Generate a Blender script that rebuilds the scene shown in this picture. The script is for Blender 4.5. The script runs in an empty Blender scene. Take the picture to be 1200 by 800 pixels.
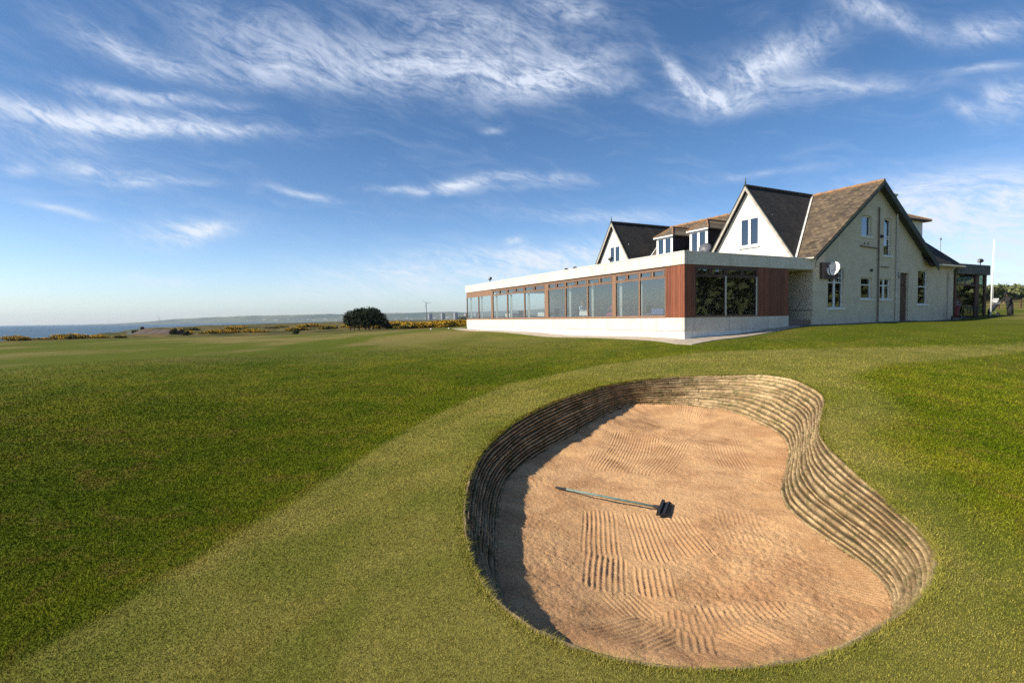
import bpy, bmesh, math, random
import numpy as np
from math import radians, sin, cos, pi, sqrt, atan2
from mathutils import Vector, Matrix
from mathutils.noise import noise as pnoise

sc = bpy.context.scene
COL = sc.collection
rng = np.random.default_rng(7)
random.seed(7)

# ------------------------------------------------------------------ camera
cam_d = bpy.data.cameras.new('camera')
cam = bpy.data.objects.new('camera', cam_d)
COL.objects.link(cam)
cam_d.sensor_width = 36.0
cam_d.lens = 36.0 * 610.0 / 1200.0
cam_d.clip_start = 0.05
cam_d.clip_end = 40000.0
cam.matrix_world = (Matrix.Translation((0, 0, 1.7)) @ Matrix.Rotation(pi / 2 + radians(-2.56), 4, 'X')
                    @ Matrix.Rotation(radians(-0.83), 4, 'Z'))
sc.camera = cam

# ------------------------------------------------------------------ light
SUN_AZ, SUN_EL = radians(-109.0), radians(35.5)      # azimuth measured from +Y towards +X
world = bpy.data.worlds.new('World')
sc.world = world
world.use_nodes = True
sd = bpy.data.lights.new('sun', 'SUN')
sd.energy = 5.0
sd.angle = radians(0.5)
sd.color = (1.0, 0.91, 0.76)
so = bpy.data.objects.new('sun', sd)
COL.objects.link(so)
sdir = Vector((sin(SUN_AZ) * cos(SUN_EL), cos(SUN_AZ) * cos(SUN_EL), sin(SUN_EL)))
so.rotation_euler = (-sdir).to_track_quat('-Z', 'Y').to_euler()
so.location = sdir * 50
SKY_STRENGTH = 0.062
sc.view_settings.view_transform = 'Standard'
sc.view_settings.look = 'None'
sc.view_settings.exposure = 0.58
sc.view_settings.gamma = 1.0
sc.cycles.max_bounces = 6
sc.cycles.use_denoising = False
sc.cycles.use_adaptive_sampling = False
sc.cycles.sample_clamp_indirect = 3.0

# ------------------------------------------------------------------ node helpers
class NT:
    def __init__(s, tree):
        s.t = tree
        s.n = tree.nodes
        s.l = tree.links
    def node(s, typ, **kw):
        n = s.n.new(typ)
        for k, v in kw.items():
            if k == 'inp':
                for kk, vv in v.items():
                    s.put(n.inputs[kk], vv)
            else:
                setattr(n, k, v)
        return n
    def put(s, sock, v):
        if isinstance(v, bpy.types.NodeSocket):
            s.l.new(v, sock)
        else:
            sock.default_value = v
    def m(s, op, a, b=0.0, c=None, clamp=False):
        n = s.n.new('ShaderNodeMath')
        n.operation = op
        n.use_clamp = clamp
        s.put(n.inputs[0], a)
        s.put(n.inputs[1], b)
        if c is not None:
            s.put(n.inputs[2], c)
        return n.outputs[0]
    def vm(s, op, a, b=None, out=0, scale=None):
        n = s.n.new('ShaderNodeVectorMath')
        n.operation = op
        s.put(n.inputs[0], a)
        if b is not None:
            s.put(n.inputs[1], b)
        if scale is not None:
            s.put(n.inputs['Scale'], scale)
        return n.outputs[out]
    def noise(s, vec, scale, detail=4.0, rough=0.5, dist=0.0):
        n = s.n.new('ShaderNodeTexNoise')
        if vec is not None:
            s.l.new(vec, n.inputs['Vector'])
        n.inputs['Scale'].default_value = scale
        n.inputs['Detail'].default_value = detail
        n.inputs['Roughness'].default_value = rough
        n.inputs['Distortion'].default_value = dist
        return n.outputs['Fac']
    def ramp(s, f, stops, interp='LINEAR'):
        n = s.n.new('ShaderNodeValToRGB')
        n.color_ramp.interpolation = interp
        e = n.color_ramp.elements
        while len(e) > 1:
            e.remove(e[-1])
        for i, (p, c) in enumerate(stops):
            if not hasattr(c, '__len__'):
                c = (c, c, c)
            if i == 0:
                e[0].position = p
                x = e[0]
            else:
                x = e.new(p)
            x.color = (c[0], c[1], c[2], 1)
        s.l.new(f, n.inputs[0])
        return n.outputs[0]
    def mix(s, f, a, b, mode='MIX'):
        n = s.n.new('ShaderNodeMix')
        n.data_type = 'RGBA'
        n.blend_type = mode
        s.put(n.inputs[0], f)
        for k, v in ((6, a), (7, b)):
            if not isinstance(v, bpy.types.NodeSocket):
                v = (v[0], v[1], v[2], 1)
            s.put(n.inputs[k], v)
        return n.outputs[2]
    def sstep(s, x, a, b, lo=0.0, hi=1.0):
        n = s.n.new('ShaderNodeMapRange')
        n.interpolation_type = 'SMOOTHSTEP'
        s.put(n.inputs[0], x)
        for i, v in enumerate((a, b, lo, hi)):
            s.put(n.inputs[i + 1], v)
        return n.outputs[0]
    def bump(s, h, strength=0.4, dist=0.02, normal=None):
        n = s.n.new('ShaderNodeBump')
        s.put(n.inputs['Height'], h)
        n.inputs['Strength'].default_value = strength
        n.inputs['Distance'].default_value = dist
        if normal is not None:
            s.l.new(normal, n.inputs['Normal'])
        return n.outputs[0]

MATS = {}
def mat(name, fn=None, color=(.5, .5, .5), rough=.7, metal=0.0, spec=.5, **kw):
    if name in MATS:
        return MATS[name]
    m = bpy.data.materials.new(name)
    m.use_nodes = True
    t = NT(m.node_tree)
    bs = m.node_tree.nodes['Principled BSDF']
    bs.inputs['Base Color'].default_value = (*color, 1)
    bs.inputs['Roughness'].default_value = rough
    bs.inputs['Metallic'].default_value = metal
    bs.inputs['Specular IOR Level'].default_value = spec
    for k, v in kw.items():
        bs.inputs[k].default_value = v
    if fn:
        fn(t, bs)
    MATS[name] = m
    return m

def worn(a, b, scale=6.0, bstr=.2, bscale=120.0, bdist=.01, stain=None):
    """a fn giving a base colour that wanders between a and b with a fine bump"""
    def fn(t, bs):
        tc = t.node('ShaderNodeTexCoord').outputs['Object']
        f = t.noise(tc, scale, 6, .6)
        c = t.mix(t.sstep(f, .35, .65), a, b)
        if stain:
            sc_, cc = stain
            mp = t.node('ShaderNodeMapping')
            mp.inputs['Scale'].default_value = (1, 1, .15)
            t.l.new(tc, mp.inputs[0])
            g = t.noise(mp.outputs[0], sc_, 5, .65)
            c = t.mix(t.sstep(g, .55, .75, 0, .6), c, cc)
        t.put(bs.inputs['Base Color'], c)
        if bstr:
            t.put(bs.inputs['Normal'], t.bump(t.noise(tc, bscale, 3, .6), bstr, bdist))
    return fn

# ------------------------------------------------------------------ object helpers
def tag(o, label=None, cat=None, group=None, kind=None):
    if label: o['label'] = label
    if cat: o['category'] = cat
    if group: o['group'] = group
    if kind: o['kind'] = kind
    return o

def thing(name, loc, label, cat, rz=0.0, group=None):
    o = bpy.data.objects.new(name, None)
    o.empty_display_size = .3
    COL.objects.link(o)
    o.location = loc
    o.rotation_euler = (0, 0, rz)
    return tag(o, label, cat, group)

def link(name, me, m=None, parent=None):
    o = bpy.data.objects.new(name, me)
    COL.objects.link(o)
    if m is not None:
        me.materials.append(m)
    if parent is not None:
        o.parent = parent
    return o

def copy_tree(o, parent=None):
    c = o.copy()
    COL.objects.link(c)
    if parent is not None:
        c.parent = parent
    for ch in list(o.children):
        copy_tree(ch, c)
    return c

def np_mesh(name, V, F, smooth=False):
    """mesh from arrays: V (n,3); F (m,k) all faces the same size"""
    me = bpy.data.meshes.new(name)
    V = np.asarray(V, np.float32)
    F = np.asarray(F, np.int32)
    k = F.shape[1]
    me.vertices.add(len(V))
    me.vertices.foreach_set('co', V.ravel())
    me.loops.add(F.size)
    me.loops.foreach_set('vertex_index', F.ravel())
    me.polygons.add(len(F))
    me.polygons.foreach_set('loop_start', np.arange(0, F.size, k, dtype=np.int32))
    if smooth:
        me.polygons.foreach_set('use_smooth', np.ones(len(F), bool))
    me.update(calc_edges=True)
    return me

class MB:
    """collects shapes; build() links them as one mesh object"""
    def __init__(s):
        s.v = []
        s.f = []
    def add(s, vs, fs):
        b = len(s.v)
        s.v += [tuple(p) for p in vs]
        s.f += [tuple(b + i for i in f) for f in fs]
        return s
    def box(s, x0, x1, y0, y1, z0, z1):
        vs = [(x, y, z) for x in (x0, x1) for y in (y0, y1) for z in (z0, z1)]
        return s.add(vs, [(0, 1, 3, 2), (4, 6, 7, 5), (0, 4, 5, 1), (2, 3, 7, 6), (0, 2, 6, 4), (1, 5, 7, 3)])
    def hexa(s, bot, top):
        """bot, top: 4 points each, same order (counter-clockwise from above)"""
        return s.add(list(bot) + list(top), [(3, 2, 1, 0), (4, 5, 6, 7), (0, 1, 5, 4), (1, 2, 6, 5), (2, 3, 7, 6), (3, 0, 4, 7)])
    def prism(s, poly, d):
        """poly: list of 3D points (planar), extruded by vector d"""
        n = len(poly)
        d = Vector(d)
        vs = [Vector(p) for p in poly]
        return s.add(vs + [p + d for p in vs],
                     [tuple(range(n))[::-1], tuple(range(n, 2 * n))] + [(i, (i + 1) % n, n + (i + 1) % n, n + i) for i in range(n)])
    def tube(s, pts, r, n=8, caps=True):
        pts = [Vector(p) for p in pts]
        rs = r if hasattr(r, '__len__') else [r] * len(pts)
        b = len(s.v)
        for i, p in enumerate(pts):
            d = (pts[min(i + 1, len(pts) - 1)] - pts[max(i - 1, 0)]).normalized()
            a = d.orthogonal().normalized() if i == 0 else (a - d * a.dot(d)).normalized()
            c = d.cross(a)
            for k in range(n):
                t = 2 * pi * k / n
                s.v.append(tuple(p + (a * cos(t) + c * sin(t)) * rs[i]))
        for i in range(len(pts) - 1):
            for k in range(n):
                k2 = (k + 1) % n
                s.f.append((b + i * n + k, b + i * n + k2, b + (i + 1) * n + k2, b + (i + 1) * n + k))
        if caps:
            s.f.append(tuple(b + k for k in range(n))[::-1])
            s.f.append(tuple(b + (len(pts) - 1) * n + k for k in range(n)))
        return s
    def lathe(s, c, prof, n=20, axis='Z'):
        """prof: (radius, height) list"""
        b = len(s.v)
        for r, h in prof:
            for k in range(n):
                t = 2 * pi * k / n
                x, y, z = r * cos(t), r * sin(t), h
                if axis == 'Y':
                    x, y, z = x, z, y
                elif axis == 'X':
                    x, y, z = z, x, y
                s.v.append((c[0] + x, c[1] + y, c[2] + z))
        for i in range(len(prof) - 1):
            for k in range(n):
                k2 = (k + 1) % n
                s.f.append((b + i * n + k, b + i * n + k2, b + (i + 1) * n + k2, b + (i + 1) * n + k))
        s.f.append(tuple(b + k for k in range(n))[::-1])
        s.f.append(tuple(b + (len(prof) - 1) * n + k for k in range(n)))
        return s
    def build(s, name, m, parent=None, off=(0, 0, 0), smooth=False, bevel=0.0):
        me = bpy.data.meshes.new(name)
        me.from_pydata([(x - off[0], y - off[1], z - off[2]) for x, y, z in s.v], [], s.f)
        bm = bmesh.new()
        bm.from_mesh(me)
        bmesh.ops.recalc_face_normals(bm, faces=bm.faces)
        if bevel:
            bmesh.ops.bevel(bm, geom=[e for e in bm.edges], offset=bevel, segments=1, affect='EDGES', profile=.5)
        bm.to_mesh(me)
        bm.free()
        if smooth:
            for p in me.polygons: p.use_smooth = True
        me.update()
        return link(name, me, m, parent)
RIM=[[-0.59, 5.713, -0.5], [-0.612, 6.001, -0.5], [-0.63, 6.289, -0.5], [-0.641, 6.578, -0.5], [-0.645, 6.867, -0.5], [-0.644, 7.156, -0.501], [-0.64, 7.445, -0.501], [-0.63, 7.734, -0.501], [-0.613, 8.022, -0.499], [-0.585, 8.31, -0.496], [-0.548, 8.597, -0.491], [-0.497, 8.881, -0.484], [-0.432, 9.163, -0.474], [-0.355, 9.441, -0.462], [-0.27, 9.717, -0.447], [-0.178, 9.991, -0.431], [-0.078, 10.262, -0.413], [0.031, 10.53, -0.394], [0.153, 10.792, -0.373], [0.291, 11.046, -0.346], [0.439, 11.294, -0.319], [0.59, 11.541, -0.297], [0.737, 11.789, -0.282], [0.882, 12.039, -0.272], [1.027, 12.289, -0.264], [1.174, 12.538, -0.259], [1.323, 12.786, -0.255], [1.476, 13.031, -0.252], [1.633, 13.274, -0.25], [1.789, 13.517, -0.248], [1.944, 13.761, -0.248], [2.098, 14.005, -0.249], [2.256, 14.248, -0.25], [2.417, 14.487, -0.25], [2.586, 14.722, -0.251], [2.764, 14.949, -0.251], [2.958, 15.164, -0.25], [3.171, 15.358, -0.247], [3.403, 15.53, -0.243], [3.65, 15.68, -0.238], [3.908, 15.81, -0.232], [4.173, 15.926, -0.226], [4.441, 16.035, -0.221], [4.71, 16.138, -0.216], [4.986, 16.225, -0.213], [5.267, 16.295, -0.209], [5.55, 16.349, -0.206], [5.837, 16.389, -0.201], [6.125, 16.412, -0.196], [6.414, 16.414, -0.19], [6.702, 16.399, -0.183], [6.989, 16.367, -0.176], [7.273, 16.311, -0.169], [7.548, 16.225, -0.161], [7.775, 16.052, -0.152], [7.909, 15.797, -0.149], [7.986, 15.519, -0.147], [8.023, 15.232, -0.147], [8.028, 14.944, -0.149], [8.005, 14.656, -0.151], [7.955, 14.371, -0.154], [7.892, 14.089, -0.157], [7.821, 13.809, -0.16], [7.746, 13.53, -0.165], [7.67, 13.251, -0.171], [7.595, 12.972, -0.18], [7.526, 12.691, -0.194], [7.446, 12.414, -0.218], [7.33, 12.149, -0.244], [7.193, 11.895, -0.267], [7.043, 11.648, -0.291], [6.887, 11.405, -0.316], [6.728, 11.163, -0.34], [6.57, 10.921, -0.362], [6.414, 10.678, -0.383], [6.257, 10.436, -0.401], [6.096, 10.195, -0.419], [5.937, 9.954, -0.434], [5.782, 9.71, -0.449], [5.637, 9.46, -0.462], [5.506, 9.202, -0.472], [5.387, 8.939, -0.481], [5.278, 8.671, -0.488], [5.175, 8.401, -0.493], [5.076, 8.13, -0.498], [4.981, 7.857, -0.501], [4.895, 7.581, -0.502], [4.816, 7.303, -0.501], [4.736, 7.025, -0.5], [4.653, 6.749, -0.5], [4.57, 6.472, -0.5], [4.485, 6.196, -0.5], [4.394, 5.921, -0.5], [4.298, 5.649, -0.5], [4.21, 5.374, -0.5], [4.121, 5.099, -0.5], [4.003, 4.835, -0.5], [3.84, 4.597, -0.5], [3.654, 4.376, -0.5], [3.455, 4.166, -0.5], [3.237, 3.977, -0.5], [3.005, 3.805, -0.5], [2.756, 3.658, -0.5], [2.512, 3.504, -0.5], [2.261, 3.359, -0.5], [1.998, 3.24, -0.5], [1.72, 3.166, -0.5], [1.433, 3.131, -0.5], [1.144, 3.123, -0.5], [0.857, 3.155, -0.5], [0.578, 3.23, -0.5], [0.321, 3.361, -0.5], [0.107, 3.553, -0.5], [-0.08, 3.773, -0.5], [-0.221, 4.024, -0.5], [-0.319, 4.295, -0.5], [-0.396, 4.574, -0.5], [-0.458, 4.856, -0.5], [-0.509, 5.141, -0.5], [-0.557, 5.426, -0.5]]
BASE=[[-0.195, 5.613, -0.963], [-0.197, 5.919, -0.992], [-0.221, 6.244, -1.005], [-0.239, 6.554, -1.014], [-0.245, 6.844, -1.023], [-0.244, 7.14, -1.032], [-0.239, 7.441, -1.041], [-0.229, 7.744, -1.05], [-0.21, 8.036, -1.059], [-0.183, 8.303, -1.069], [-0.15, 8.551, -1.08], [-0.107, 8.793, -1.09], [-0.05, 9.043, -1.098], [0.023, 9.31, -1.102], [0.108, 9.588, -1.104], [0.201, 9.863, -1.104], [0.3, 10.131, -1.102], [0.405, 10.387, -1.1], [0.518, 10.627, -1.099], [0.64, 10.852, -1.096], [0.774, 11.076, -1.093], [0.918, 11.311, -1.087], [1.07, 11.565, -1.078], [1.219, 11.821, -1.066], [1.365, 12.069, -1.053], [1.509, 12.312, -1.039], [1.654, 12.552, -1.026], [1.799, 12.788, -1.013], [1.946, 13.021, -1.001], [2.097, 13.267, -0.988], [2.252, 13.531, -0.975], [2.407, 13.798, -0.961], [2.561, 14.059, -0.948], [2.715, 14.312, -0.936], [2.87, 14.552, -0.924], [3.029, 14.777, -0.914], [3.194, 14.981, -0.905], [3.367, 15.15, -0.9], [3.552, 15.271, -0.897], [3.75, 15.349, -0.899], [3.96, 15.385, -0.904], [4.18, 15.387, -0.912], [4.405, 15.368, -0.921], [4.623, 15.349, -0.929], [4.821, 15.333, -0.935], [5.0, 15.297, -0.94], [5.167, 15.245, -0.946], [5.327, 15.178, -0.953], [5.482, 15.102, -0.963], [5.628, 15.024, -0.977], [5.759, 14.951, -0.994], [5.87, 14.881, -1.013], [5.962, 14.813, -1.029], [6.037, 14.746, -1.044], [6.1, 14.677, -1.058], [6.154, 14.606, -1.069], [6.2, 14.529, -1.079], [6.242, 14.44, -1.088], [6.281, 14.333, -1.097], [6.316, 14.201, -1.107], [6.348, 14.041, -1.117], [6.375, 13.854, -1.128], [6.395, 13.647, -1.139], [6.408, 13.431, -1.15], [6.417, 13.213, -1.161], [6.418, 12.991, -1.172], [6.41, 12.771, -1.182], [6.389, 12.554, -1.19], [6.356, 12.342, -1.197], [6.308, 12.13, -1.201], [6.241, 11.909, -1.203], [6.157, 11.678, -1.204], [6.06, 11.441, -1.203], [5.955, 11.202, -1.201], [5.843, 10.962, -1.2], [5.728, 10.723, -1.2], [5.6, 10.481, -1.2], [5.46, 10.234, -1.2], [5.311, 9.985, -1.2], [5.16, 9.735, -1.2], [5.01, 9.487, -1.2], [4.852, 9.236, -1.2], [4.688, 8.981, -1.2], [4.521, 8.714, -1.2], [4.359, 8.426, -1.2], [4.196, 8.103, -1.2], [4.048, 7.748, -1.2], [3.962, 7.385, -1.2], [3.936, 7.04, -1.2], [3.953, 6.737, -1.2], [3.973, 6.448, -1.2], [3.984, 6.163, -1.2], [3.999, 5.9, -1.2], [3.999, 5.653, -1.2], [3.938, 5.415, -1.2], [3.87, 5.227, -1.201], [3.787, 5.074, -1.201], [3.605, 4.836, -1.189], [3.402, 4.6, -1.167], [3.22, 4.405, -1.135], [3.022, 4.228, -1.094], [2.777, 4.06, -1.039], [2.511, 3.897, -0.982], [2.236, 3.743, -0.929], [2.057, 3.592, -0.862], [1.885, 3.492, -0.835], [1.666, 3.441, -0.84], [1.403, 3.41, -0.84], [1.127, 3.405, -0.84], [0.865, 3.438, -0.84], [0.657, 3.502, -0.84], [0.493, 3.584, -0.838], [0.341, 3.71, -0.857], [0.183, 3.894, -0.883], [0.053, 4.095, -0.88], [-0.048, 4.367, -0.88], [-0.117, 4.61, -0.88], [-0.176, 4.86, -0.877], [-0.227, 5.118, -0.875], [-0.223, 5.365, -0.911]]
STROKES=[[1.62, 10.01, 2.46, 12.35, 0.6], [4.18, 9.7, 5.18, 13.03, 0.7], [2.94, 6.36, 3.23, 7.49, 0.6], [1.24, 7.67, 1.05, 6.19, 0.5], [1.82, 7.54, 1.7, 6.05, 0.5], [2.29, 7.36, 2.26, 6.15, 0.45], [1.12, 6.18, 0.93, 5.26, 0.5], [1.58, 5.85, 1.44, 5.24, 0.45], [1.06, 5.22, 1.26, 4.66, 0.5], [1.5, 4.45, 1.6, 4.87, 0.55], [1.97, 4.59, 2.01, 4.98, 0.5], [2.39, 4.66, 2.39, 5.03, 0.5], [0.71, 4.2, 1.27, 4.7, 0.5], [0.96, 4.09, 1.41, 4.58, 0.4], [1.44, 4.08, 1.6, 4.52, 0.35], [2.08, 4.12, 1.96, 4.54, 0.5], [1.99, 9.54, 2.98, 12.32, 1.1], [2.58, 9.56, 3.84, 12.0, 0.7], [2.87, 12.99, 4.65, 14.91, 1.0], [4.18, 11.57, 5.92, 13.84, 0.9], [1.59, 13.07, 2.52, 14.69, 0.8]]
CIRRUS = [(-0.1981, 0.4396, 0.2308, 0.0432, 0.005, 0.52, 0.0), (-0.0553, 0.5006, 0.1885, 0.0343, -0.15, 0.5, 0.0), (0.0712, 0.4211, 0.1257, 0.0266, 0.16, 0.75, 0.0), (-0.0568, 0.4321, 0.1912, 0.034, -0.078, 0.38, 0.0), (-0.4019, 0.4181, 0.1185, 0.0326, -0.081, 0.45, 0.0), (-0.4526, 0.4678, 0.1144, 0.0286, 0.027, 0.25, 0.0), (0.1044, 0.5231, 0.0787, 0.0164, -0.213, 0.6, 0.0), (-0.6186, 0.3994, 0.0791, 0.0187, -0.179, 0.5, 0.0), (-0.524, 0.3859, 0.1069, 0.0191, 0.031, 0.35, 0.0), (-0.642, 0.339, 0.0912, 0.0104, 0.023, 0.45, 0.0), (-0.5436, 0.3386, 0.0944, 0.0097, 0.083, 0.5, 0.0), (-0.7114, 0.2981, 0.1011, 0.0155, 0.077, 0.95, 0.0), (-0.5795, 0.2986, 0.1234, 0.016, 0.034, 0.85, 0.0), (-0.4589, 0.3039, 0.1048, 0.0078, 0.107, 0.4, 0.0), (-0.7129, 0.2624, 0.0819, 0.0137, 0.004, 0.35, 0.0), (-0.6667, 0.2303, 0.078, 0.0159, -0.121, 0.6, 0.0), (-0.6049, 0.2172, 0.0661, 0.0063, 0.067, 0.4, 0.0), (-0.7503, 0.2163, 0.0259, 0.009, 0.063, 0.35, 0.0), (-0.6965, 0.1665, 0.0395, 0.0061, -0.151, 0.5, 0.0), (-0.5683, 0.1499, 0.0728, 0.0171, 0.136, 0.75, 0.0), (-0.5387, 0.1589, 0.0476, 0.0082, -0.083, 0.5, 0.0), (-0.5767, 0.077, 0.0812, 0.0121, 0.094, 0.35, 0.0), (-0.3673, 0.2188, 0.0616, 0.0058, -0.095, 0.5, 0.0), (-0.0846, 0.2471, 0.0806, 0.012, 0.199, 0.9, 0.0), (-0.1881, 0.2288, 0.086, 0.006, -0.024, 0.55, 0.0), (0.0691, 0.2588, 0.0805, 0.0105, -0.081, 0.45, 0.0), (0.0042, 0.2392, 0.0809, 0.0076, 0.049, 0.3, 0.0), (0.0109, 0.1478, 0.0228, 0.0063, -0.152, 0.6, 0.0), (-0.0264, 0.3445, 0.0322, 0.0056, -0.007, 0.3, 0.0), (0.166, 0.4054, 0.0773, 0.0133, 0.042, 0.3, 0.0), (0.3098, 0.4102, 0.0532, 0.0119, -0.989, 0.65, 1.0), (0.367, 0.3732, 0.0655, 0.0148, -0.475, 0.7, 1.0), (0.4282, 0.3982, 0.0768, 0.0326, 0.049, 0.6, 1.0), (0.4923, 0.4096, 0.0694, 0.0273, 0.165, 0.5, 1.0), (0.4547, 0.3592, 0.1561, 0.0173, -0.143, 0.45, 0.0), (0.5761, 0.3401, 0.1043, 0.0091, -0.252, 0.3, 0.0), (0.5969, 0.429, 0.0535, 0.0137, -0.477, 0.6, 1.0), (0.6447, 0.3998, 0.0355, 0.011, -0.722, 0.35, 1.0), (0.735, 0.3714, 0.0524, 0.0181, -0.161, 0.6, 1.0), (0.7272, 0.3233, 0.0437, 0.0065, -0.078, 0.45, 0.0), (0.7585, 0.2776, 0.0327, 0.0262, -0.002, 0.75, 1.0), (0.7101, 0.2736, 0.0232, 0.0088, -0.595, 0.4, 1.0), (0.4286, 0.3422, 0.0811, 0.0113, -0.208, 0.3, 0.0), (0.3171, 0.3512, 0.0738, 0.0078, -0.245, 0.25, 0.0), (0.7309, 0.1436, 0.1323, 0.0404, 0.037, 0.75, 0.0), (0.7321, 0.0783, 0.1707, 0.0717, -0.089, 0.75, 0.0), (0.6433, 0.1808, 0.1125, 0.0225, -0.025, 0.35, 0.0), (0.4292, 0.2361, 0.1198, 0.0069, -0.067, 0.3, 0.0), (0.1957, 0.1779, 0.1875, 0.0122, -0.084, 0.4, 0.0), (-0.0632, 0.0897, 0.3091, 0.0354, 0.06, 0.7, 0.0), (0.0674, 0.1166, 0.2429, 0.0208, 0.028, 0.6, 0.0), (-0.3147, 0.0475, 0.2228, 0.0186, 0.036, 0.3, 0.0)]
# ------------------------------------------------------------------ sky
def build_world():
    t = NT(world.node_tree)
    bg = world.node_tree.nodes['Background']
    sky = t.node('ShaderNodeTexSky', sky_type='NISHITA', sun_disc=False)
    sky.sun_elevation = SUN_EL
    sky.sun_rotation = SUN_AZ
    sky.altitude = 0
    sky.air_density = 1.0
    sky.dust_density = 0.6
    sky.ozone_density = 2.5
    d = t.node('ShaderNodeTexCoord').outputs['Generated']
    sx = t.node('ShaderNodeSeparateXYZ')
    t.l.new(d, sx.inputs[0])
    x, y, z = sx.outputs
    az = t.m('ARCTAN2', x, y)
    el = t.m('ARCSINE', t.m('MAXIMUM', t.m('MINIMUM', z, 1.0), -1.0))
    cmb = t.node('ShaderNodeCombineXYZ', inp={0: az, 1: el})
    base = cmb.outputs[0]
    # gentle warp of the whole field so no patch has a clean outline
    wn = t.node('ShaderNodeTexNoise')
    t.l.new(base, wn.inputs['Vector'])
    wn.inputs['Scale'].default_value = 5.0
    wn.inputs['Detail'].default_value = 2.0
    warp = t.vm('SCALE', t.vm('SUBTRACT', wn.outputs['Color'], (.5, .5, .5)), scale=.06)
    wn2 = t.node('ShaderNodeTexNoise')
    t.l.new(base, wn2.inputs['Vector'])
    wn2.inputs['Scale'].default_value = 22.0
    wn2.inputs['Detail'].default_value = 3.0
    warp2 = t.vm('SCALE', t.vm('SUBTRACT', wn2.outputs['Color'], (.5, .5, .5)), scale=.012)
    wp = t.vm('ADD', t.vm('ADD', base, warp), warp2)
    s2 = t.node('ShaderNodeSeparateXYZ')
    t.l.new(wp, s2.inputs[0])
    wa, we = s2.outputs[0], s2.outputs[1]
    masks = [None, None]
    for ca, ce, hl, hw, an, op, fb in CIRRUS:
        dx = t.m('SUBTRACT', wa, ca)
        dy = t.m('SUBTRACT', we, ce)
        p = t.m('ADD', t.m('MULTIPLY', dx, cos(an) / hl), t.m('MULTIPLY', dy, sin(an) / hl))
        q = t.m('ADD', t.m('MULTIPLY', dx, -sin(an) / hw), t.m('MULTIPLY', dy, cos(an) / hw))
        r2 = t.m('ADD', t.m('MULTIPLY', p, p), t.m('MULTIPLY', q, q))
        g = t.m('MULTIPLY', t.m('EXPONENT', t.m('MULTIPLY', r2, -1.1)), op)
        k = int(fb)
        masks[k] = g if masks[k] is None else t.m('ADD', masks[k], g)
    def fibres(angle, sl, sw, seed):
        mp = t.node('ShaderNodeMapping')
        mp.vector_type = 'TEXTURE'
        mp.inputs['Rotation'].default_value = (0, 0, angle)
        mp.inputs['Scale'].default_value = (1 / sl, 1 / sw, 1)
        mp.inputs['Location'].default_value = (seed, seed, 0)
        t.l.new(wp, mp.inputs[0])
        a = t.noise(mp.outputs[0], 1.0, 9, .64, .9)
        return a
    f0 = fibres(radians(-11), 7, 30, 0.3)
    f0b = fibres(radians(-24), 22, 95, 1.3)
    f1 = fibres(radians(-52), 11, 34, 2.3)
    f1b = fibres(radians(-30), 24, 80, 3.3)
    soft = t.noise(wp, 26.0, 7, .68, .8)
    def cover(mask, fa, fb_):
        ft = t.m('ADD', t.m('ADD', t.m('MULTIPLY', fa, .47), t.m('MULTIPLY', fb_, .29)), t.m('MULTIPLY', soft, .24))
        ft = t.sstep(ft, .36, .64, .10, 1.25)
        return t.m('MULTIPLY', mask, ft)
    c0 = cover(masks[0], f0, f0b)
    c1 = cover(masks[1], f1, f1b)
    veil = t.m('MULTIPLY', t.sstep(f0, .45, .8, 0, .10), t.sstep(el, .0, .2))
    cov = t.m('MINIMUM', t.m('ADD', t.m('ADD', c0, c1), veil), .92)
    # grade the clear sky: polarised deep blue aloft
    hs = t.node('ShaderNodeHueSaturation', inp={'Saturation': 1.12, 'Value': 1.0})
    t.l.new(sky.outputs[0], hs.inputs['Color'])
    up = t.sstep(el, -.02, .42)
    tint = t.mix(up, SKY_LOW, SKY_HIGH)
    tint = t.mix(t.sstep(el, .24, -.02), tint, SKY_RIM)
    skyc = t.mix(1.0, hs.outputs[0], tint, 'MULTIPLY')
    cloudc = t.mix(t.sstep(el, 0, .4), (9.5, 10.2, 11.0), (8.6, 9.4, 11.0))
    final = t.mix(cov, skyc, cloudc)
    t.l.new(final, bg.inputs['Color'])
    bg.inputs['Strength'].default_value = SKY_STRENGTH
SKY_RIM = (1.78, 1.92, 2.22)
SKY_LOW = (1.25, 1.42, 1.78)
SKY_HIGH = (.90, 1.14, 1.34)
build_world()

# ------------------------------------------------------------------ plan curves of the bunker (metres)
RIM = np.array(RIM)
BASE = np.array(BASE)
def closed_spline(P, k):
    a, b, c, d = np.roll(P, 1, 0), P, np.roll(P, -1, 0), np.roll(P, -2, 0)
    out = []
    for j in range(k):
        t = j / k
        out.append(.5 * (2 * b + (-a + c) * t + (2 * a - 5 * b + 4 * c - d) * t * t + (-a + 3 * b - 3 * c + d) * t ** 3))
    return np.stack(out, 1).reshape(-1, P.shape[1])
def smooth_closed(P, it):
    for _ in range(it):
        P = (np.roll(P, 1, 0) + 2 * P + np.roll(P, -1, 0)) / 4
    return P
RIM = smooth_closed(RIM, 2)
BASE = smooth_closed(BASE, 3)
BC = np.array([2.9, 7.2])          # a point that sees the whole rim
def polar_radius(P, th, c=BC):
    a = np.arctan2(P[:, 1] - c[1], P[:, 0] - c[0])
    r = np.hypot(P[:, 0] - c[0], P[:, 1] - c[1])
    o = np.argsort(a)
    a, r, z = a[o], r[o], P[o, 2]
    a = np.r_[a[-1] - 2 * pi, a, a[0] + 2 * pi]
    r = np.r_[r[-1], r, r[0]]
    z = np.r_[z[-1], z, z[0]]
    return np.interp(th, a, r), np.interp(th, a, z)

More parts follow.
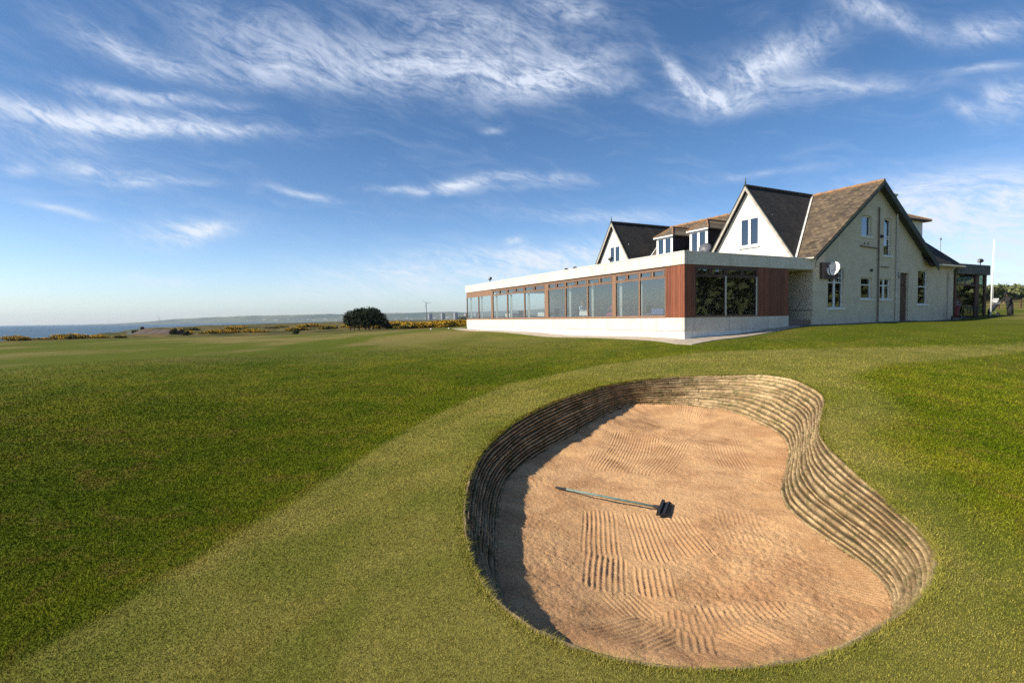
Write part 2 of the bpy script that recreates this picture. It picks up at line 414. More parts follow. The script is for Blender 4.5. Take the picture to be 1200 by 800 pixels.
# ------------------------------------------------------------------ terrain height
CX, CY = 8.586, 25.9              # near corner of the glazed extension
UV = (np.array([-sin(radians(27.1)), cos(radians(27.1))]), np.array([cos(radians(27.1)), sin(radians(27.1))]))
def W2(u, v):
    p = np.array([CX, CY]) + UV[0] * u + UV[1] * v
    return float(p[0]), float(p[1])
ctrl = [(p[0], p[1], p[2]) for p in RIM[::6]]
ctrl += [(0, 0, -.5), (-2, 2, -.66), (-1.6, 6, -.62), (-1.3, 9.5, -.6), (2.5, 1, -.47), (6, 2, -.62), (0, -6, -.6), (-8, -4, -.9), (8, -6, -.7),
         (-3.8, 3.7, -.86), (-3.3, 6.3, -.88), (-2.9, 8.7, -.86), (-2.2, 13, -.78), (0, 18.1, -.5), (3.5, 21.2, -.2), (7.8, 22.8, .08), (13, 22.5, .25), (20, 24, .5),
         (-7, 8, -.82), (-7, 3, -.9), (-13, 14, -.56), (-19, 24, -.34), (-14, 32, -.2), (-40, 35, -.75), (-28, 16, -.8), (-60, 50, -.8), (-30, 50, -.5),
         (-10, 45, -.12), (0, 36, .12), (-5, 30, -.1), (-6, 66, .45), (-5, 78, .35), (-28, 77, -.2), (-29, 102, -.12), (-71, 80, -.6), (-72, 126, -.45), (-86, 118, -.7),
         (-70, 107, -.5), (-18, 90, 0), (-10.6, 92, .3), (-45, 65, -.6), (-50, 90, -.6),
         (6.3, 7.6, -.52), (7.2, 5.5, -.56), (9.3, 8, -.74), (8.8, 11.5, -.36), (9.6, 15, -.1), (12.5, 10.5, -.68), (14, 15.5, -.3), (17, 13, -.7), (20, 19.5, .15), (28, 26, .7), (36, 33, 1.05), (30, 18, .1), (7, 19, .0),
         (44, 38, 1.2), (40.6, 42.7, 1.36), (37.7, 41, 1.33), (36.2, 38.5, 1.31), (39, 38.6, 1.3), (60, 62, 2.0), (80, 80, 2.7), (100, 105, 3.4), (142, 150, 4.7), (165, 172, 4.8), (260, 262, 4.0), (60, 30, .8), (120, 60, 1.5),
         (0, 200, -.3), (-60, 220, -.8), (-160, 230, -1.0), (100, 250, 1.5), (0, 400, -.4), (-200, 400, -1.2), (200, 500, .5), (40, 120, .8), (-120, 170, -.8),
         (-200, -100, -1), (200, -100, 0), (0, -200, -1)]
for u_, v_, z_ in [(-.4, -.4, .44), (-.6, 4, .66), (-.6, 8, .98), (-.6, 12, 1.03), (-.6, 18, 1.1), (-.6, 26, 1.14), (-.6, 32, 1.18), (7, -.6, .46), (14, -.6, .52), (21, -.6, .6), (28.6, -.6, .68),
                   (14, 10, .9), (8, 20, 1.1), (20, 24, 1.1), (32, 10, .9), (30, -2, .66), (30, 30, 1.2)]:
    x_, y_ = W2(u_, v_)
    ctrl.append((x_, y_, z_))
ctrl = np.array(ctrl)
RB = 2.5
def _phi(d2):
    return np.sqrt(d2 + RB * RB)
_A = _phi(((ctrl[:, None, :2] - ctrl[None, :, :2]) ** 2).sum(-1))
_n = len(ctrl)
_M = np.zeros((_n + 1, _n + 1))
_M[:_n, :_n] = _A - np.eye(_n) * .02
_M[:_n, _n] = 1
_M[_n, :_n] = 1
_W = np.linalg.solve(_M, np.r_[ctrl[:, 2], 0])
def lattice(seed, n=64):
    return np.random.default_rng(seed).random((n, n))
def vnoise(x, y, seed=1, n=64):
    g = lattice(seed, n)
    xi, yi = np.floor(x).astype(int), np.floor(y).astype(int)
    fx, fy = x - xi, y - yi
    fx, fy = fx * fx * (3 - 2 * fx), fy * fy * (3 - 2 * fy)
    a, b, c, d = g[xi % n, yi % n], g[(xi + 1) % n, yi % n], g[xi % n, (yi + 1) % n], g[(xi + 1) % n, (yi + 1) % n]
    return (a * (1 - fx) + b * fx) * (1 - fy) + (c * (1 - fx) + d * fx) * fy - .5
def fbm(x, y, seed=1, o=4):
    s = 0
    a = 1.0
    for i in range(o):
        s = s + a * vnoise(x * 2 ** i + 17.3 * i, y * 2 ** i + 5.1 * i, seed + i)
        a *= .5
    return s
def sstep(x, a, b):
    t = np.clip((x - a) / (b - a), 0, 1)
    return t * t * (3 - 2 * t)
COAST = np.array([(-330, -900), (-130, -60), (-84, 60), (-86, 86), (-112, 134), (-168, 230), (-210, 300), (-290, 480), (-400, 980), (-470, 1500), (-900, 3000), (-2600, 9000), (-6000, 20000)], float)
def coast_x(y):
    return np.interp(y, COAST[:, 1], COAST[:, 0])
# outer edge of the mown lawn: beyond it links rough
ROUGH = np.array([(-100, 60), (-84, 66), (-64, 74), (-50, 84), (-36, 86), (-24, 92), (-12, 90), (-6, 90), (20, 95), (60, 100), (110, 112)], float)
MOWN = np.array([(-14, -9), (-6.5, -1), (-3.9, 3.4), (-3.35, 6.3), (-2.9, 8.7), (-2.1, 13), (0, 17.6), (3.5, 20.6), (8.2, 22.6), (13, 22.0), (20, 21.5), (32, 25), (60, 40)], float)
def terrain(x, y):
    x = np.asarray(x, float)
    y = np.asarray(y, float)
    sh = x.shape
    x, y = x.ravel(), y.ravel()
    z = np.zeros_like(x)
    xc, yc = np.clip(x, -500, 500), np.clip(y, -300, 900)
    for i in range(0, len(x), 20000):
        s = slice(i, i + 20000)
        d2 = (xc[s, None] - ctrl[None, :, 0]) ** 2 + (yc[s, None] - ctrl[None, :, 1]) ** 2
        z[s] = _phi(d2) @ _W[:-1] + _W[-1]
    r = np.hypot(x, y)
    far = sstep(r, 250, 700)
    z = z * (1 - far) + far * (-.9 + .9 * sstep(x, 0, 400))
    ro = sstep(y - np.interp(x, ROUGH[:, 0], ROUGH[:, 1]), 2, 25) * sstep(r, 60, 90)
    z += ro * (fbm(x / 14, y / 14, 3) * .75 + fbm(x / 60, y / 60, 9, 3) * .9) * (1 - .5 * far)
    nb = sstep(np.hypot(x - 3, y - 9), 7, 20)
    bl = 1 - sstep(np.hypot(x - 18, y - 42), 28, 40)
    z += (1 - bl) * nb * (fbm(x / 9, y / 9, 21, 3) * .16 + fbm(x / 26, y / 17, 23, 2) * .45)
    cx = coast_x(y)
    sea = sstep(cx - x, -4, 26 + np.maximum(0, y - 300) * .1)
    z = z * (1 - sea) + (-10) * sea
    return z.reshape(sh)
def tz(x, y):
    return float(terrain(np.array([x]), np.array([y]))[0])
def apron_mask(x, y):
    # signed side of the mowing line (positive = towards the bunker)
    P = MOWN
    best = np.full(x.shape, 1e9)
    side = np.zeros(x.shape)
    for (ax, ay), (bx, by) in zip(P[:-1], P[1:]):
        ex, ey = bx - ax, by - ay
        t = np.clip(((x - ax) * ex + (y - ay) * ey) / (ex * ex + ey * ey), 0, 1)
        dx, dy = x - ax - t * ex, y - ay - t * ey
        d = np.hypot(dx, dy)
        cr = ex * (y - ay) - ey * (x - ax)
        m = d < best
        best = np.where(m, d, best)
        side = np.where(m, -np.sign(cr) * d, side)
    return side

def make_ground():
    NA = 1200
    th = np.linspace(-pi, pi, NA, endpoint=False)
    R, Z = polar_radius(closed_spline(RIM, 8), th)
    d = [0.0, .03, .07, .12, .18, .26]
    while d[-1] < 15000:
        d.append(d[-1] * 1.045 + .05)
    d = np.array(d)
    X = BC[0] + np.cos(th)[None] * (R[None] + d[:, None])
    Y = BC[1] + np.sin(th)[None] * (R[None] + d[:, None])
    Zt = terrain(X, Y)
    # meet the rim exactly
    k = np.clip(1 - d / 1.2, 0, 1)[:, None] ** 2
    dz = (Z - Zt[0])[None]
    Zt = Zt + dz * k
    lipn = fbm(th * 60, th * 0 + 3.3, 5, 3) * .03
    Zt[0] += -.01
    # turned-down lip
    X0 = BC[0] + np.cos(th) * (R - .025 + lipn)
    Y0 = BC[1] + np.sin(th) * (R - .025 + lipn)
    X1 = BC[0] + np.cos(th) * (R + .05)
    Y1 = BC[1] + np.sin(th) * (R + .05)
    X = np.vstack([X1, X0, X])
    Y = np.vstack([Y1, Y0, Y])
    Zt = np.vstack([Zt[0] - .10, Zt[0] - .045, Zt])
    nr = len(X)
    V = np.stack([X, Y, Zt], -1).reshape(-1, 3)
    i, j = np.meshgrid(np.arange(nr - 1), np.arange(NA), indexing='ij')
    j2 = (j + 1) % NA
    F = np.stack([i * NA + j, (i + 1) * NA + j, (i + 1) * NA + j2, i * NA + j2], -1).reshape(-1, 4)
    me = np_mesh('ground', V, F, True)
    add_masks(me, V)
    o = link('ground', me, mat('lawn', lawn_mat))
    return tag(o, kind='structure')

def lawn_masks(V):
    x, y = V[:, 0], V[:, 1]
    ap = apron_mask(x, y)
    wob = fbm(x / 1.5, y / 1.5, 31, 3) * .18
    apron = sstep(ap + wob, -.22, .22)
    fade = 1 - .55 * sstep(x, 4, 9)
    # right of the bunker the longer grass comes back
    right = sstep(x - np.interp(y, [-5, 2, 4, 6, 9, 12, 15, 18, 20, 22], [1.0, 2.4, 4.0, 4.7, 6.1, 8.3, 9.4, 13, 20, 40]) + fbm(x / 2, y / 2, 77) * .5, -.3, 1.0)
    apron = apron * (1 - right) * 1.0
    r = np.hypot(x, y)
    rough = sstep(y - np.interp(x, ROUGH[:, 0], ROUGH[:, 1]) + fbm(x / 12, y / 12, 41) * 14, -2, 6) * sstep(r, 50, 70)
    return apron, rough
def add_masks(me, V):
    a, r = lawn_masks(V)
    for nm, arr in (('apron', a), ('rough', r)):
        at = me.attributes.new(nm, 'FLOAT', 'POINT')
        at.data.foreach_set('value', arr.astype(np.float32))

def lawn_colour(t, blade=False):
    P = t.node('ShaderNodeNewGeometry').outputs['Position']
    ap = t.node('ShaderNodeAttribute', attribute_name='apron').outputs['Fac']
    ro = t.node('ShaderNodeAttribute', attribute_name='rough').outputs['Fac']
    n1 = t.noise(P, .09, 5, .6)
    n2 = t.noise(P, .55, 6, .65, .6)
    n3 = t.noise(P, 3.2, 5, .7)
    fine = t.noise(P, 55 if blade else 26, 4, .75)
    dark = t.mix(t.sstep(n2, .35, .66), LAWN_A, LAWN_B)
    dark = t.mix(t.sstep(n1, .42, .62, 0, .85), dark, LAWN_C)
    app = t.mix(t.sstep(n2, .3, .7), APRON_A, APRON_B)
    app = t.mix(t.sstep(n1, .5, .6, 0, .5), app, LAWN_B)
    c = t.mix(ap, dark, app)
    n4 = t.noise(P, .95, 6, .7, 1.0)
    c = t.mix(t.m('MULTIPLY', t.sstep(n4, .50, .66, 0, .65), t.m('SUBTRACT', 1.0, t.m('MULTIPLY', ap, .6))), c, (.125, .098, .018))
    # bleached, dry patches
    c = t.mix(t.sstep(n3, .56, .75, 0, .5), c, DRY)
    # further out the mown links are paler and drier
    ln = t.vm('LENGTH', P, out=1)
    far = t.sstep(ln, 15, 55, 0, .8)
    mid = t.mix(t.sstep(t.noise(P, .045, 5, .65, .6), .44, .57), FAR_A, FAR_B)
    c = t.mix(far, c, mid)
    rc = t.mix(t.sstep(t.noise(P, .16, 6, .75), .42, .58), ROUGH_A, ROUGH_B)
    rc = t.mix(t.sstep(t.noise(P, .03, 5, .7), .52, .62, 0, .8), rc, ROUGH_C)
    c = t.mix(ro, c, rc)
    # pale shore sand below the dune edge
    sp = t.node('ShaderNodeSeparateXYZ')
    t.l.new(P, sp.inputs[0])
    c = t.mix(t.sstep(sp.outputs[2], -5.5, -3.5, .9, 0), c, (.34, .28, .19))
    # blade-scale mottle
    c = t.mix(1.0, c, t.ramp(fine, [(.25, .45), (.5, 1.0), (.75, 1.65)]), 'MULTIPLY')
    return c, fine, P
LAWN_A = (.060, .084, .003)
LAWN_B = (.112, .118, .008)
LAWN_C = (.045, .072, .002)
APRON_A = (.118, .126, .022)
APRON_B = (.195, .170, .044)
DRY = (.18, .15, .05)
FAR_A = (.080, .098, .010)
FAR_B = (.19, .15, .055)
ROUGH_A = (.050, .056, .016)
ROUGH_B = (.15, .11, .04)
ROUGH_C = (.024, .036, .010)
def lawn_mat(t, bs):
    c, fine, P = lawn_colour(t)
    t.put(bs.inputs['Base Color'], c)
    bs.inputs['Roughness'].default_value = .95
    bs.inputs['Specular IOR Level'].default_value = .04
    h2 = t.noise(P, 90, 3, .7)
    n = t.bump(t.m('ADD', t.m('MULTIPLY', fine, .6), t.m('MULTIPLY', h2, .4)), .9, .03)
    n = t.bump(t.noise(P, 2.2, 4, .6), .25, .06, n)
    t.l.new(n, bs.inputs['Normal'])
def blade_mat(t, bs):
    c, fine, P = lawn_colour(t, True)
    g = t.node('ShaderNodeNewGeometry')
    rnd = g.outputs['Random Per Island']
    c = t.mix(1.0, c, (1.25, 1.25, 1.1), 'MULTIPLY')
    c = t.mix(1.0, c, t.ramp(rnd, [(0, (.80, .78, .75)), (.6, (1.25, 1.22, 1.15)), (.93, (1.5, 1.42, 1.3)), (1, (2.3, 2.1, 2.0))]), 'MULTIPLY')
    t.put(bs.inputs['Base Color'], c)
    bs.inputs['Roughness'].default_value = .7
    bs.inputs['Specular IOR Level'].default_value = .04
ground = make_ground()

# sea
def sea_mat(t, bs):
    P = t.node('ShaderNodeNewGeometry').outputs['Position']
    bs.inputs['Roughness'].default_value = .35
    bs.inputs['Specular IOR Level'].default_value = .32
    n = t.noise(P, .5, 6, .65)
    big = t.noise(P, .012, 4, .6)
    c = t.mix(t.sstep(big, .4, .6), (.018, .042, .05), (.03, .06, .066))
    t.put(bs.inputs['Base Color'], c)
    t.l.new(t.bump(n, .7, .5), bs.inputs['Normal'])
me = bpy.data.meshes.new('sea')
me.from_pydata([(-30000, -4000, -7), (30000, -4000, -7), (30000, 26000, -7), (-30000, 26000, -7)], [], [(0, 1, 2, 3)])
tag(link('sea', me, mat('sea', sea_mat)), kind='structure')

# ------------------------------------------------------------------ bunker
def sand_z(x, y):
    """floor height: meets BASE at the foot of the wall, dishes a little in the middle"""
    x = np.asarray(x, float)
    y = np.asarray(y, float)
    B = BASE[::2]
    out = np.zeros(x.shape)
    md = np.zeros(x.shape)
    xf, yf = x.ravel(), y.ravel()
    o = np.zeros_like(xf)
    m = np.zeros_like(xf)
    for i in range(0, len(xf), 40000):
        s = slice(i, i + 40000)
        d2 = (xf[s, None] - B[None, :, 0]) ** 2 + (yf[s, None] - B[None, :, 1]) ** 2
        w = 1 / (d2 + .05) ** 1.5
        o[s] = (w * B[None, :, 2]).sum(1) / w.sum(1)
        m[s] = np.sqrt(d2.min(1))
    k = sstep(m, 0, 1.6)
    o = o * (1 - k) + k * (-1.19)
    o += .02 * np.exp(-(m / .35) ** 2)
    return o.reshape(x.shape), m.reshape(x.shape)

def in_poly(x, y, P):
    r = np.zeros(x.shape, bool)
    n = len(P)
    for i in range(n):
        x0, y0 = P[i, 0], P[i, 1]
        x1, y1 = P[(i + 1) % n, 0], P[(i + 1) % n, 1]
        c = ((y0 > y) != (y1 > y)) & (x < (x1 - x0) * (y - y0) / (y1 - y0 + 1e-12) + x0)
        r ^= c
    return r

def make_sand():
    xs = np.arange(-.5, 7.0, .0125)
    ys = [3.2]
    while ys[-1] < 16.2:
        ys.append(ys[-1] + .012 + .0012 * max(0, ys[-1] - 4))
    ys = np.array(ys)
    X, Y = np.meshgrid(xs, ys, indexing='ij')
    P = BASE[::2, :2]
    c = P.mean(0)
    dn = P - c
    Pe = P + dn / np.linalg.norm(dn, axis=1)[:, None] * .12
    keep = in_poly(X, Y, Pe)
    Z, M = sand_z(X, Y)
    inside = in_poly(X, Y, P)
    Z = np.where(inside, Z, Z - .01)
    amp = fbm(X / .9, Y / .9, 51, 3) * .05 + fbm(X / .22, Y / .22, 61, 3) * .012
    lump = fbm(X / .045, Y / .045, 71, 2)
    g = np.zeros_like(X)
    cover = np.zeros_like(X)
    TS = .062
    st = [list(s) for s in STROKES]
    # short strokes drawn out from the foot of the far wall and round the right side
    n = len(BASE)
    for i in range(n):
        b = BASE[i]
        if (b[1] > 9.0 and b[0] > .6) or (b[0] > 3 and i % 2 == 0 and b[1] > 4.9):
            if i % 2: continue
            t_ = BASE[(i + 1) % n] - BASE[i - 1]
            nn = np.array([t_[1], -t_[0]])
            nn /= np.linalg.norm(nn) + 1e-9
            q = b[:2] + nn * .3
            if not in_poly(np.array([q[0]]), np.array([q[1]]), P)[0]:
                nn = -nn
            L = .95 if b[1] > 9 else .5
            st.append([b[0] + nn[0] * .04, b[1] + nn[1] * .04, b[0] + nn[0] * L, b[1] + nn[1] * L, .5])
    st = st[len(STROKES):] + st[:len(STROKES)]
    for k, (ax, ay, bx, by, w) in enumerate(st):
        L = math.hypot(bx - ax, by - ay)
        ex, ey = (bx - ax) / L, (by - ay) / L
        box = (X > min(ax, bx) - w) & (X < max(ax, bx) + w) & (Y > min(ay, by) - w) & (Y < max(ay, by) + w)
        p = (X[box] - ax) * ex + (Y[box] - ay) * ey
        q = -(X[box] - ax) * ey + (Y[box] - ay) * ex
        q = q + .02 * np.sin(p * 2.2 + k) + fbm(p * 1.2, q * 2, 81 + k, 2) * .02
        rag = fbm(q / .07, p * 0 + k, 5, 1) * .16
        m = sstep(p + rag, -.02, .04) * (1 - sstep(p + rag, L - .03, L + .05)) * (1 - sstep(np.abs(q), w / 2 - .02, w / 2 + .01))
        gi = np.cos(q * 2 * pi / TS) * .55 + np.cos(q * 4 * pi / TS) * .12
        mn = sstep(p + rag, L - .06, L) * m * .9
        fad = (.65 + .7 * vnoise(X[box] * 3 + k, Y[box] * 3, 7)) * (.5 if len(st) - len(STROKES) <= k < len(st) - len(STROKES) + 3 else 1)
        g[box] = g[box] * (1 - m) + m * gi * fad + mn * .5
        cover[box] = np.maximum(cover[box], m)
    Z = Z + amp + g * .0185 + lump * (.009 + .008 * np.clip(fbm(X / 1.3, Y / 1.3, 91, 2) * 1.6 + .25, 0, 1)) * (1 - .65 * cover)
    Z += rng.normal(size=Z.shape) * .0021 * (1 - .45 * cover)
    # scuffed hollows
    for hx, hy, hr, hd in [(2.75, 6.3, .36, .022), (3.1, 6.9, .4, .02), (2.3, 5.2, .55, .02)]:
        d = np.hypot((X - hx) / hr, (Y - hy) / hr)
        Z += -hd * np.exp(-d * d) + hd * .7 * np.exp(-((d - 1.3) / .35) ** 2) + lump * .012 * np.exp(-d * d * .5)
    idx = -np.ones(X.shape, int)
    idx[keep] = np.arange(keep.sum())
    V = np.stack([X[keep], Y[keep], Z[keep]], 1)
    f = keep[:-1, :-1] & keep[1:, :-1] & keep[1:, 1:] & keep[:-1, 1:]
    F = np.stack([idx[:-1, :-1][f], idx[1:, :-1][f], idx[1:, 1:][f], idx[:-1, 1:][f]], 1)
    me = np_mesh('bunker_sand', V, F, True)
    return tag(link('bunker_sand', me, mat('sand', sand_mat)), 'raked pinkish bunker sand inside the stacked turf wall', 'sand', kind='stuff')
def sand_mat(t, bs):
    P = t.node('ShaderNodeNewGeometry').outputs['Position']
    a = t.noise(P, 1.1, 5, .65, .5)
    b = t.noise(P, 170, 3, .8)
    g = t.noise(P, 28, 5, .75)
    c = t.mix(t.sstep(a, .36, .62), (.50, .275, .130), (.65, .39, .190))
    c = t.mix(1.0, c, t.ramp(b, [(.25, .40), (.45, .95), (.75, 1.5)]), 'MULTIPLY')
    c = t.mix(t.sstep(g, .60, .72, 0, .45), c, (.30, .17, .09))
    t.put(bs.inputs['Base Color'], c)
    bs.inputs['Roughness'].default_value = .95
    bs.inputs['Specular IOR Level'].default_value = .2
    n = t.bump(b, 1.0, .010)
    n = t.bump(t.noise(P, 75, 4, .75), .8, .012, n)
    n = t.bump(g, .6, .018, n)
    t.l.new(n, bs.inputs['Normal'])
sand = make_sand()

def make_turf_wall():
    R = closed_spline(RIM, 14)
    B = closed_spline(BASE, 14)
    N = len(R)
    seg = np.linalg.norm(np.diff(np.vstack([R, R[:1]])[:, :2], axis=0), axis=1)
    s = np.r_[0, np.cumsum(seg)][:N]
    total = seg.sum()
    Lr = 13
    sub = 7
    rows = Lr * sub + 1
    d = B - R
    h = np.hypot(d[:, 0], d[:, 1])
    nin = d[:, :2] / h[:, None]
    # direction out of the face: inwards and up
    dz = d[:, 2]
    fn = np.stack([nin[:, 0] * -dz, nin[:, 1] * -dz, h], 1)
    fn /= np.linalg.norm(fn, axis=1)[:, None]
    V = np.zeros((rows, N, 3))
    G = np.zeros((rows, N))
    r2 = np.random.default_rng(3)
    offs = r2.random(Lr + 1) * 10
    lay = (r2.random(Lr + 2) - .5) * .34
    BLK = np.zeros((rows, N))
    blk_tab = r2.random((Lr + 2, 400))
    prof = [-.064, -.014, .016, .025, .022, .010, -.018]
    for r in range(rows):
        k, j = divmod(r, sub)
        tt = r / (rows - 1)
        wav = (lay[k] * (1 - j / sub) + lay[k + 1] * j / sub) / Lr + fbm(s / 1.6, s * 0 + k * .45 + j * .05, 15, 3) * .5 / Lr + fbm(s / .35, s * 0 + (k + j / sub) * 1.1, 16, 2) * .16 / Lr
        env = min(1, tt * 6) * min(1, (1 - tt) * 6)
        f = tt + wav * env
        # the wall is a touch concave, steeper at the top
        P = R + d * f[:, None] * np.array([1, 1, 1])
        o = np.full(N, prof[j])
        o = o + fbm(s / .12, s * 0 + r * .5, 25, 3) * .012 + fbm(s / .6, s * 0 + k * 3.7, 27, 2) * .022
        joint = ((s + offs[k]) / (1.05 + .2 * np.sin(k * 2.1))) % 1.0
        jm = np.exp(-((joint - .5) / .010) ** 2) * (vnoise(s / .62, s * 0 + k * 1.7, 33) > .05)
        cell = np.floor((s + offs[k]) / (1.05 + .2 * np.sin(k * 2.1)) + .5).astype(int) % 400
        BLK[r] = blk_tab[k, cell]
        o = o + (blk_tab[k, (cell * 7 + 3) % 400] - .5) * .022
        o = o - jm * .035
        if r == 0: o = o * 0 - .03
        V[r] = P + fn * o[:, None] 
        G[r] = np.clip({0: 1.0, 1: .45, 6: .5}.get(j, 0) + jm * .9, 0, 1)
    # carry the wall below the sand
    last = V[-1].copy()
    last[:, 2] -= .25
    V = np.concatenate([V, last[None]])
    G = np.concatenate([G, G[-1:] * 0])
    BLK = np.concatenate([BLK, BLK[-1:]])
    rows += 1
    i, j = np.meshgrid(np.arange(rows - 1), np.arange(N), indexing='ij')
    j2 = (j + 1) % N
    F = np.stack([i * N + j, (i + 1) * N + j, (i + 1) * N + j2, i * N + j2], -1).reshape(-1, 4)
    me = np_mesh('turf_wall', V.reshape(-1, 3), F, True)
    at = me.attributes.new('groove', 'FLOAT', 'POINT')
    at.data.foreach_set('value', G.ravel().astype(np.float32))
    at = me.attributes.new('block', 'FLOAT', 'POINT')
    at.data.foreach_set('value', BLK.ravel().astype(np.float32))
    # top rows keep living grass
    tg = np.repeat(np.linspace(0, 1, rows)[:, None], N, 1)
    at = me.attributes.new('down', 'FLOAT', 'POINT')
    at.data.foreach_set('value', tg.ravel().astype(np.float32))
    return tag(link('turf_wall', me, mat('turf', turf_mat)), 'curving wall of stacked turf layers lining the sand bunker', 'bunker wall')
def turf_mat(t, bs):
    P = t.node('ShaderNodeNewGeometry').outputs['Position']
    g = t.node('ShaderNodeAttribute', attribute_name='groove').outputs['Fac']
    dn = t.node('ShaderNodeAttribute', attribute_name='down').outputs['Fac']
    a = t.noise(P, 2.2, 5, .65)
    b = t.noise(P, 42, 4, .75)
    e = t.noise(P, 9, 5, .7)
    c = t.mix(t.sstep(a, .35, .65), (.32, .215, .105), (.52, .375, .20))
    c = t.mix(t.sstep(e, .5, .68, 0, .75), c, (.17, .125, .07))
    blk = t.node('ShaderNodeAttribute', attribute_name='block').outputs['Fac']
    c = t.mix(1.0, c, t.ramp(blk, [(0, (.78, .76, .74)), (.5, (1, 1, 1)), (1, (1.18, 1.16, 1.12))]), 'MULTIPLY')
    gr = t.m('MULTIPLY', t.sstep(t.noise(P, 3.5, 5, .7), .48, .62, 0, .75), t.sstep(e, .4, .55))
    c = t.mix(gr, c, (.14, .135, .04))
    c = t.mix(1.0, c, t.ramp(b, [(.25, .5), (.5, 1), (.78, 1.55)]), 'MULTIPLY')
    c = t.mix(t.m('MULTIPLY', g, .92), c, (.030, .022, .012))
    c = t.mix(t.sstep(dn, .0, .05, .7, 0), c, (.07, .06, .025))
    t.put(bs.inputs['Base Color'], c)
    bs.inputs['Roughness'].default_value = .95
    bs.inputs['Specular IOR Level'].default_value = .15
    n = t.bump(b, .9, .02)
    n = t.bump(e, .6, .03, n)
    t.l.new(n, bs.inputs['Normal'])
wall = make_turf_wall()
# ------------------------------------------------------------------ building materials
HZ = .45                                   # height of the clubhouse's base point
RZ = radians(27.1)
OFF = (0, 0, HZ)
def pebble(a, b, joints=None, lo=.72, hi=1.15, stain=.45):
    def fn(t, bs):
        tc = t.node('ShaderNodeTexCoord').outputs['Object']
        v = t.node('ShaderNodeTexVoronoi')
        t.l.new(tc, v.inputs['Vector'])
        v.inputs['Scale'].default_value = 45
        f = t.noise(tc, 1.3, 6, .65)
        c = t.mix(t.sstep(f, .35, .65), a, b)
        c = t.mix(1.0, c, t.ramp(v.outputs['Color'], [(.1, lo), (.9, hi)]), 'MULTIPLY')
        mp = t.node('ShaderNodeMapping')
        mp.inputs['Scale'].default_value = (1, 1, .12)
        t.l.new(tc, mp.inputs[0])
        st = t.noise(mp.outputs[0], 2.6, 5, .7)
        c = t.mix(t.sstep(st, .55, .78, 0, stain), c, (.16, .15, .11))
        if joints:
            sp = t.node('ShaderNodeSeparateXYZ')
            t.l.new(tc, sp.inputs[0])
            s = t.m('ADD', sp.outputs[0], sp.outputs[1])
            fr = t.m('ABSOLUTE', t.m('SUBTRACT', t.m('FRACT', t.m('DIVIDE', s, joints)), .5))
            c = t.mix(t.sstep(fr, .4935, .4965, 0, .6), c, (.12, .11, .09))
        t.put(bs.inputs['Base Color'], c)
        bs.inputs['Roughness'].default_value = .92
        t.l.new(t.bump(v.outputs['Distance'], .5, .02), bs.inputs['Normal'])
    return fn
M_FASCIA = mat('aggregate_fascia', pebble((.70, .62, .50), (.79, .72, .60), 3.05))
M_BAND = mat('aggregate_band', pebble((.68, .60, .50), (.77, .69, .58), 3.05))
M_ROUGHCAST = mat('roughcast', pebble((.64, .55, .40), (.72, .62, .46), None, .84, 1.1, .28))
M_RENDER = mat('white_render', worn((.82, .77, .66), (.75, .70, .59), 2, .15, 90, .01, (3, (.5, .48, .42))))
M_PLINTH = mat('white_plinth', worn((.80, .79, .75), (.68, .67, .62), 2, .15, 90, .01, (3, (.35, .36, .28))))
M_WHITE = mat('white_paint', worn((.80, .80, .78), (.72, .72, .70), 4, .05), rough=.45)
M_CONC = mat('paving', worn((.30, .245, .185), (.38, .32, .25), 3, .3, 60, .01, (6, (.25, .2, .15))), rough=.9)
M_PATH = mat('dark_path', worn((.10, .095, .085), (.16, .15, .13), 3, .3, 60), rough=.95)
def timber(a, b):
    def fn(t, bs):
        tc = t.node('ShaderNodeTexCoord').outputs['Object']
        mp = t.node('ShaderNodeMapping')
        mp.inputs['Scale'].default_value = (9, 9, .6)
        t.l.new(tc, mp.inputs[0])
        f = t.noise(mp.outputs[0], 2.0, 5, .65)
        r = t.node('ShaderNodeNewGeometry').outputs['Random Per Island']
        c = t.mix(t.sstep(f, .3, .7), a, b)
        c = t.mix(1.0, c, t.ramp(r, [(0, .75), (1, 1.2)]), 'MULTIPLY')
        t.put(bs.inputs['Base Color'], c)
        bs.inputs['Roughness'].default_value = .6
        t.l.new(t.bump(f, .2, .01), bs.inputs['Normal'])
    return fn
M_CEDAR = mat('cedar', timber((.155, .043, .018), (.255, .075, .031)))
M_FRAME = mat('stained_frame', timber((.19, .105, .062), (.27, .155, .095)))
M_DKFRAME = mat('dark_frame', timber((.085, .040, .025), (.12, .06, .035)))
M_BARGE = mat('weathered_barge', worn((.34, .30, .25), (.45, .41, .35), 3, .2, 40), rough=.8)
M_DKBARGE = mat('dark_barge', worn((.035, .045, .036), (.055, .065, .05), 3, .2, 40), rough=.7)
M_PIPE = mat('cast_pipe', worn((.12, .085, .06), (.18, .14, .10), 5, .1), rough=.6)
M_PALEPIPE = mat('pale_pipe', worn((.45, .43, .36), (.55, .52, .44), 5, .1), rough=.6)
M_LEAD = mat('lead', worn((.42, .42, .40), (.62, .62, .60), 3, .1), rough=.5)
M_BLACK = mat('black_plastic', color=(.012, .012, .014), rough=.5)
M_GREYM = mat('grey_metal', worn((.20, .21, .22), (.28, .29, .30), 6, .05), rough=.5, metal=.3)
M_PORCH = mat('porch_fascia', worn((.075, .080, .070), (.11, .115, .10), 3, .15, 60), rough=.7)
M_INWALL = mat('inner_wall', color=(.75, .72, .64), rough=.9)
M_INFLOOR = mat('inner_floor', color=(.20, .14, .11), rough=.8)
M_CURT = mat('curtain', worn((.55, .55, .52), (.70, .70, .66), 14, 0), rough=.95)
